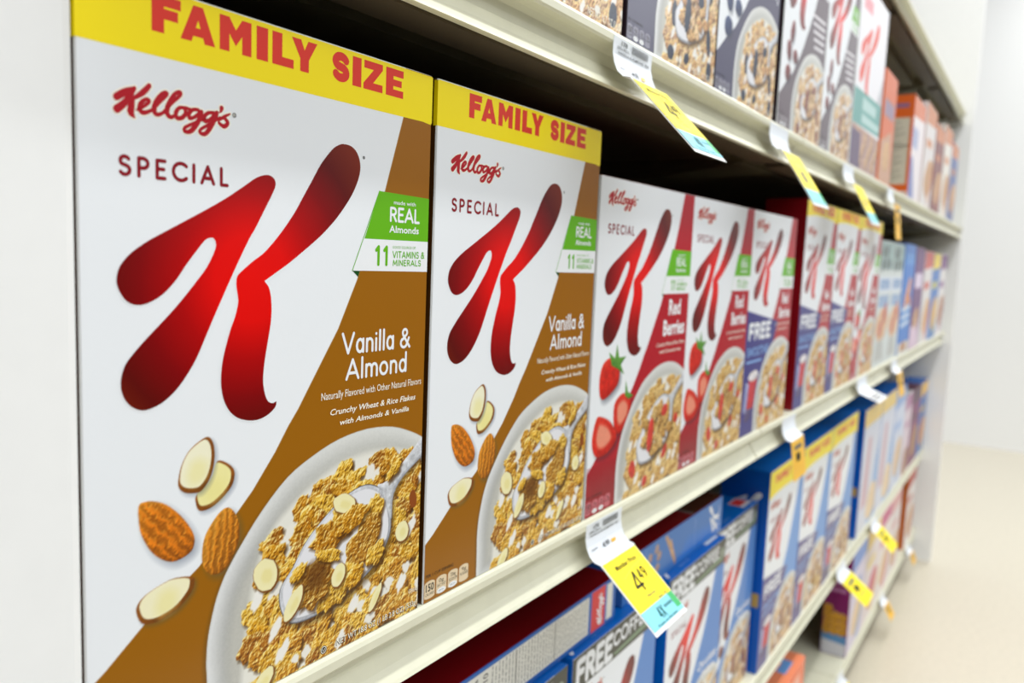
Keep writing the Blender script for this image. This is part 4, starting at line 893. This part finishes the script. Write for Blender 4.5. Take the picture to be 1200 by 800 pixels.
def price_tag(x, w, y1, z1, label, zs, ys=0., lw=None, near=False, style='full', skew=0., name='price_tag'):
    """printed label seated in the channel plus a sale card hanging from it; (y1,z1) is the card's free end relative to the shelf edge"""
    r = thing(name, label, 'price tag', (x, ys, zs), 'price tags on the shelf edges')
    lw = lw or w*1.05; lx = -.001; lw = w+.002
    path = [(-.0040, -.0035), (-.0036, -.009), (-.0036, -.016), (-.0052, -.023), (-.0080, -.029), (-.0125, -.0330), (-.0180, -.0342)]
    V, F = strip(path, lx, lx+lw); lab = mesh('shelf_label', V, F, PAPER, parent=r)
    V, F = strip([(-.0120, -.0348), (-.0185, -.0356)], w*.3, w*.7, .0008); mesh('tag_clip', V, F, PLASTIC, parent=r)
    sh = Sheet(.0)
    fr = tagframe(-.0047, -.0035, -.0045, -.0165, 20)
    if near:
        for i in range(26): sh.rect(w*430+i*w*17, 2, w*430+i*w*17+(.35+.35*((i*5) % 3))*.8, 7.4, TXT, 0)
        def dn(sh_, t, a, b, v, h, m):      # text hanging down the card: v grows downward
            s2 = Sheet(); small(s2, t, a, b, 0, h, m, 0, bold=.01); sh_.tris([(p[0], v-p[1]) for p in s2.v], s2.f, m, 0)
        dn(sh, '178', 10, 20, 5.5, 3.4, TXT); dn(sh, 'CEREAL SPECIAL', 3, 24, 8.6, 2., TXT); dn(sh, 'VANILLA & ALMOND 18.8', 5, w*900, 12, 2.2, TXT)
        f2 = tagframe(-.0060, -.0225, -.0088, -.0292, 12); s3 = Sheet(0); dn(s3, '4.99', 24, 36, 6.5, 5, TXT); dn(s3, 'each', 4, 14, 4, 2, TXG); s3.rect(40, 3, 48, 6, CARDO, 0)
        s3.build('price_print', lab, f2)
        sh.build('label_print', lab, fr)
    y0, z0 = -.0180, -.0345; L = math.hypot(y1-y0, z1-z0)
    m1 = CARDW if style in ('full', 'cyan', 'paper') else (CARDY if style == 'yellow' else CARDO)
    d = Vector((y1-y0, z1-z0)); n = Vector((d.y, -d.x)).normalized()
    pth = [(y0, z0)]+[(y0+d.x*t+n.x*.0, z0+d.y*t) for t in (.5, 1.)]
    V, F = strip(pth, 0, w); o = mesh('sale_card', V, F, m1, parent=r)
    fr = tagframe(y0, z0, y1, z1, L*1000); Lm = L*1000; Wm = w*1000
    sh = Sheet(.5)
    if style in ('full', 'cyan'):
        sh.rect(1.4, 1, Wm-1.4, Lm*.70, CARDY, 0); sh.rect(1.4, Lm*.70, Wm-1.4, Lm*.95, CARDC, 0); sh.rect(Wm*.84, Lm*.70, Wm-1.4, Lm*.90, CARDG, 1)
        if near:
            def dn2(t, a, b, v, h, m, bold=.01, sheet=sh):
                s2 = Sheet(); small(s2, t, a, b, 0, h, m, 0, bold=bold); sheet.tris([(p[0], v-p[1]) for p in s2.v], s2.f, m, 3)
            dn2('Member Price', 14, 52, 11.5, 4.6, TXT)
            def dw(t, a, b, v, h, w_, m):
                s2 = Sheet(); word(s2, t, a, b, 0, h, m, w_, 0, .3); sh.tris([(p[0], v-p[1]) for p in s2.v], s2.f, m, 3)
            dw('4', 22, 35, 36, 17, 2.3, TXT); dw('49', 37, 50, 28, 9, 1.5, TXT)
            dn2('With Card', 27, 42, 43, 2.2, TXG); dn2('Save .50', 40, 56, 49, 2.2, TXG); dn2('ea', 58, 61, 34, 2.4, TXG)
            sh.stroke([(16, 20, .5), (34, 16, .5), (60, 13, .5)], CARDO, 2)
            dw('4X', 24, 34, Lm*.70+13, 9, 1.3, TEALT); dn2('REWARDS', 38, 54, Lm*.70+8, 2.6, TEALT); dn2('Points on this item', 12, 50, Lm*.70+17, 2.2, TEALT)
        else:
            sh.rect(Wm*.3, Lm*.2, Wm*.7, Lm*.3, CARDO, 2); sh.rect(Wm*.35, Lm*.36, Wm*.55, Lm*.56, TXG, 2)
    elif style == 'paper':
        for v in (.3, .5, .7): sh.rect(Wm*.1, Lm*v, Wm*.8, Lm*(v+.1), TXG, 1)
    else:
        sh.rect(Wm*.2, Lm*.15, Wm*.75, Lm*.25, TXG, 1); sh.rect(Wm*.3, Lm*.35, Wm*.6, Lm*.55, TXT, 1); sh.rect(Wm*.2, Lm*.65, Wm*.8, Lm*.72, CARDO, 1)
    sh.build('card_print', o, fr)
    return r
price_tag(.2090, .0650, -.0715, -.0810, 'sale tag reading 4 49 hanging below the middle shelf, largest of all the tags', ZA, near=True)
price_tag(.1640, .0650, -.0705, -.0885, 'yellow and cyan sale card on the upper shelf edge, nearest the camera', ZB, YB, near=True)
price_tag(.5580, .0740, -.0580, -.0960, 'yellow and blue sale card on the upper shelf edge, over the first tall red box', ZB, YB, style='cyan')
price_tag(.9490, .0760, -.0510, -.0960, 'yellow and blue sale card hanging in front of the third yellow-bannered red box', ZB, YB, style='cyan')
price_tag(1.360, .0660, -.0260, -.1040, 'amber sale card hanging straight down over the teal boxes', ZB, YB, style='amber')
price_tag(.8080, .0700, -.0260, -.0930, 'narrow amber tag hanging from the middle shelf over the first lower yellow banner', ZA, style='amber')
price_tag(1.360, .1000, -.0480, -.0460, 'white label sticking out from the middle shelf edge', ZA, style='paper')
price_tag(1.790, .0840, -.0290, -.0930, 'pale amber tag hanging from the far middle shelf edge', ZA, style='amber')
price_tag(1.500, .0900, -.0710, -.0760, 'bright yellow tag on the lower shelf edge in front of the plum box', ZC, YC, style='yellow')
price_tag(1.920, .0880, -.0630, -.0790, 'bright yellow tag on the lower shelf edge, farther from the camera', ZC, YC, style='yellow')
price_tag(1.620, .0660, -.0400, -.0700, 'yellow tag on the bottom deck edge, lowest in the photo', ZD, YC, style='yellow')
price_tag(2.222, .0660, -.0400, -.0740, 'amber tag on the bottom deck edge, second from the camera', ZD, YC, style='amber')
price_tag(2.769, .0740, -.0320, -.0700, 'amber tag on the bottom deck edge, farthest from the camera', ZD, YC, style='amber')
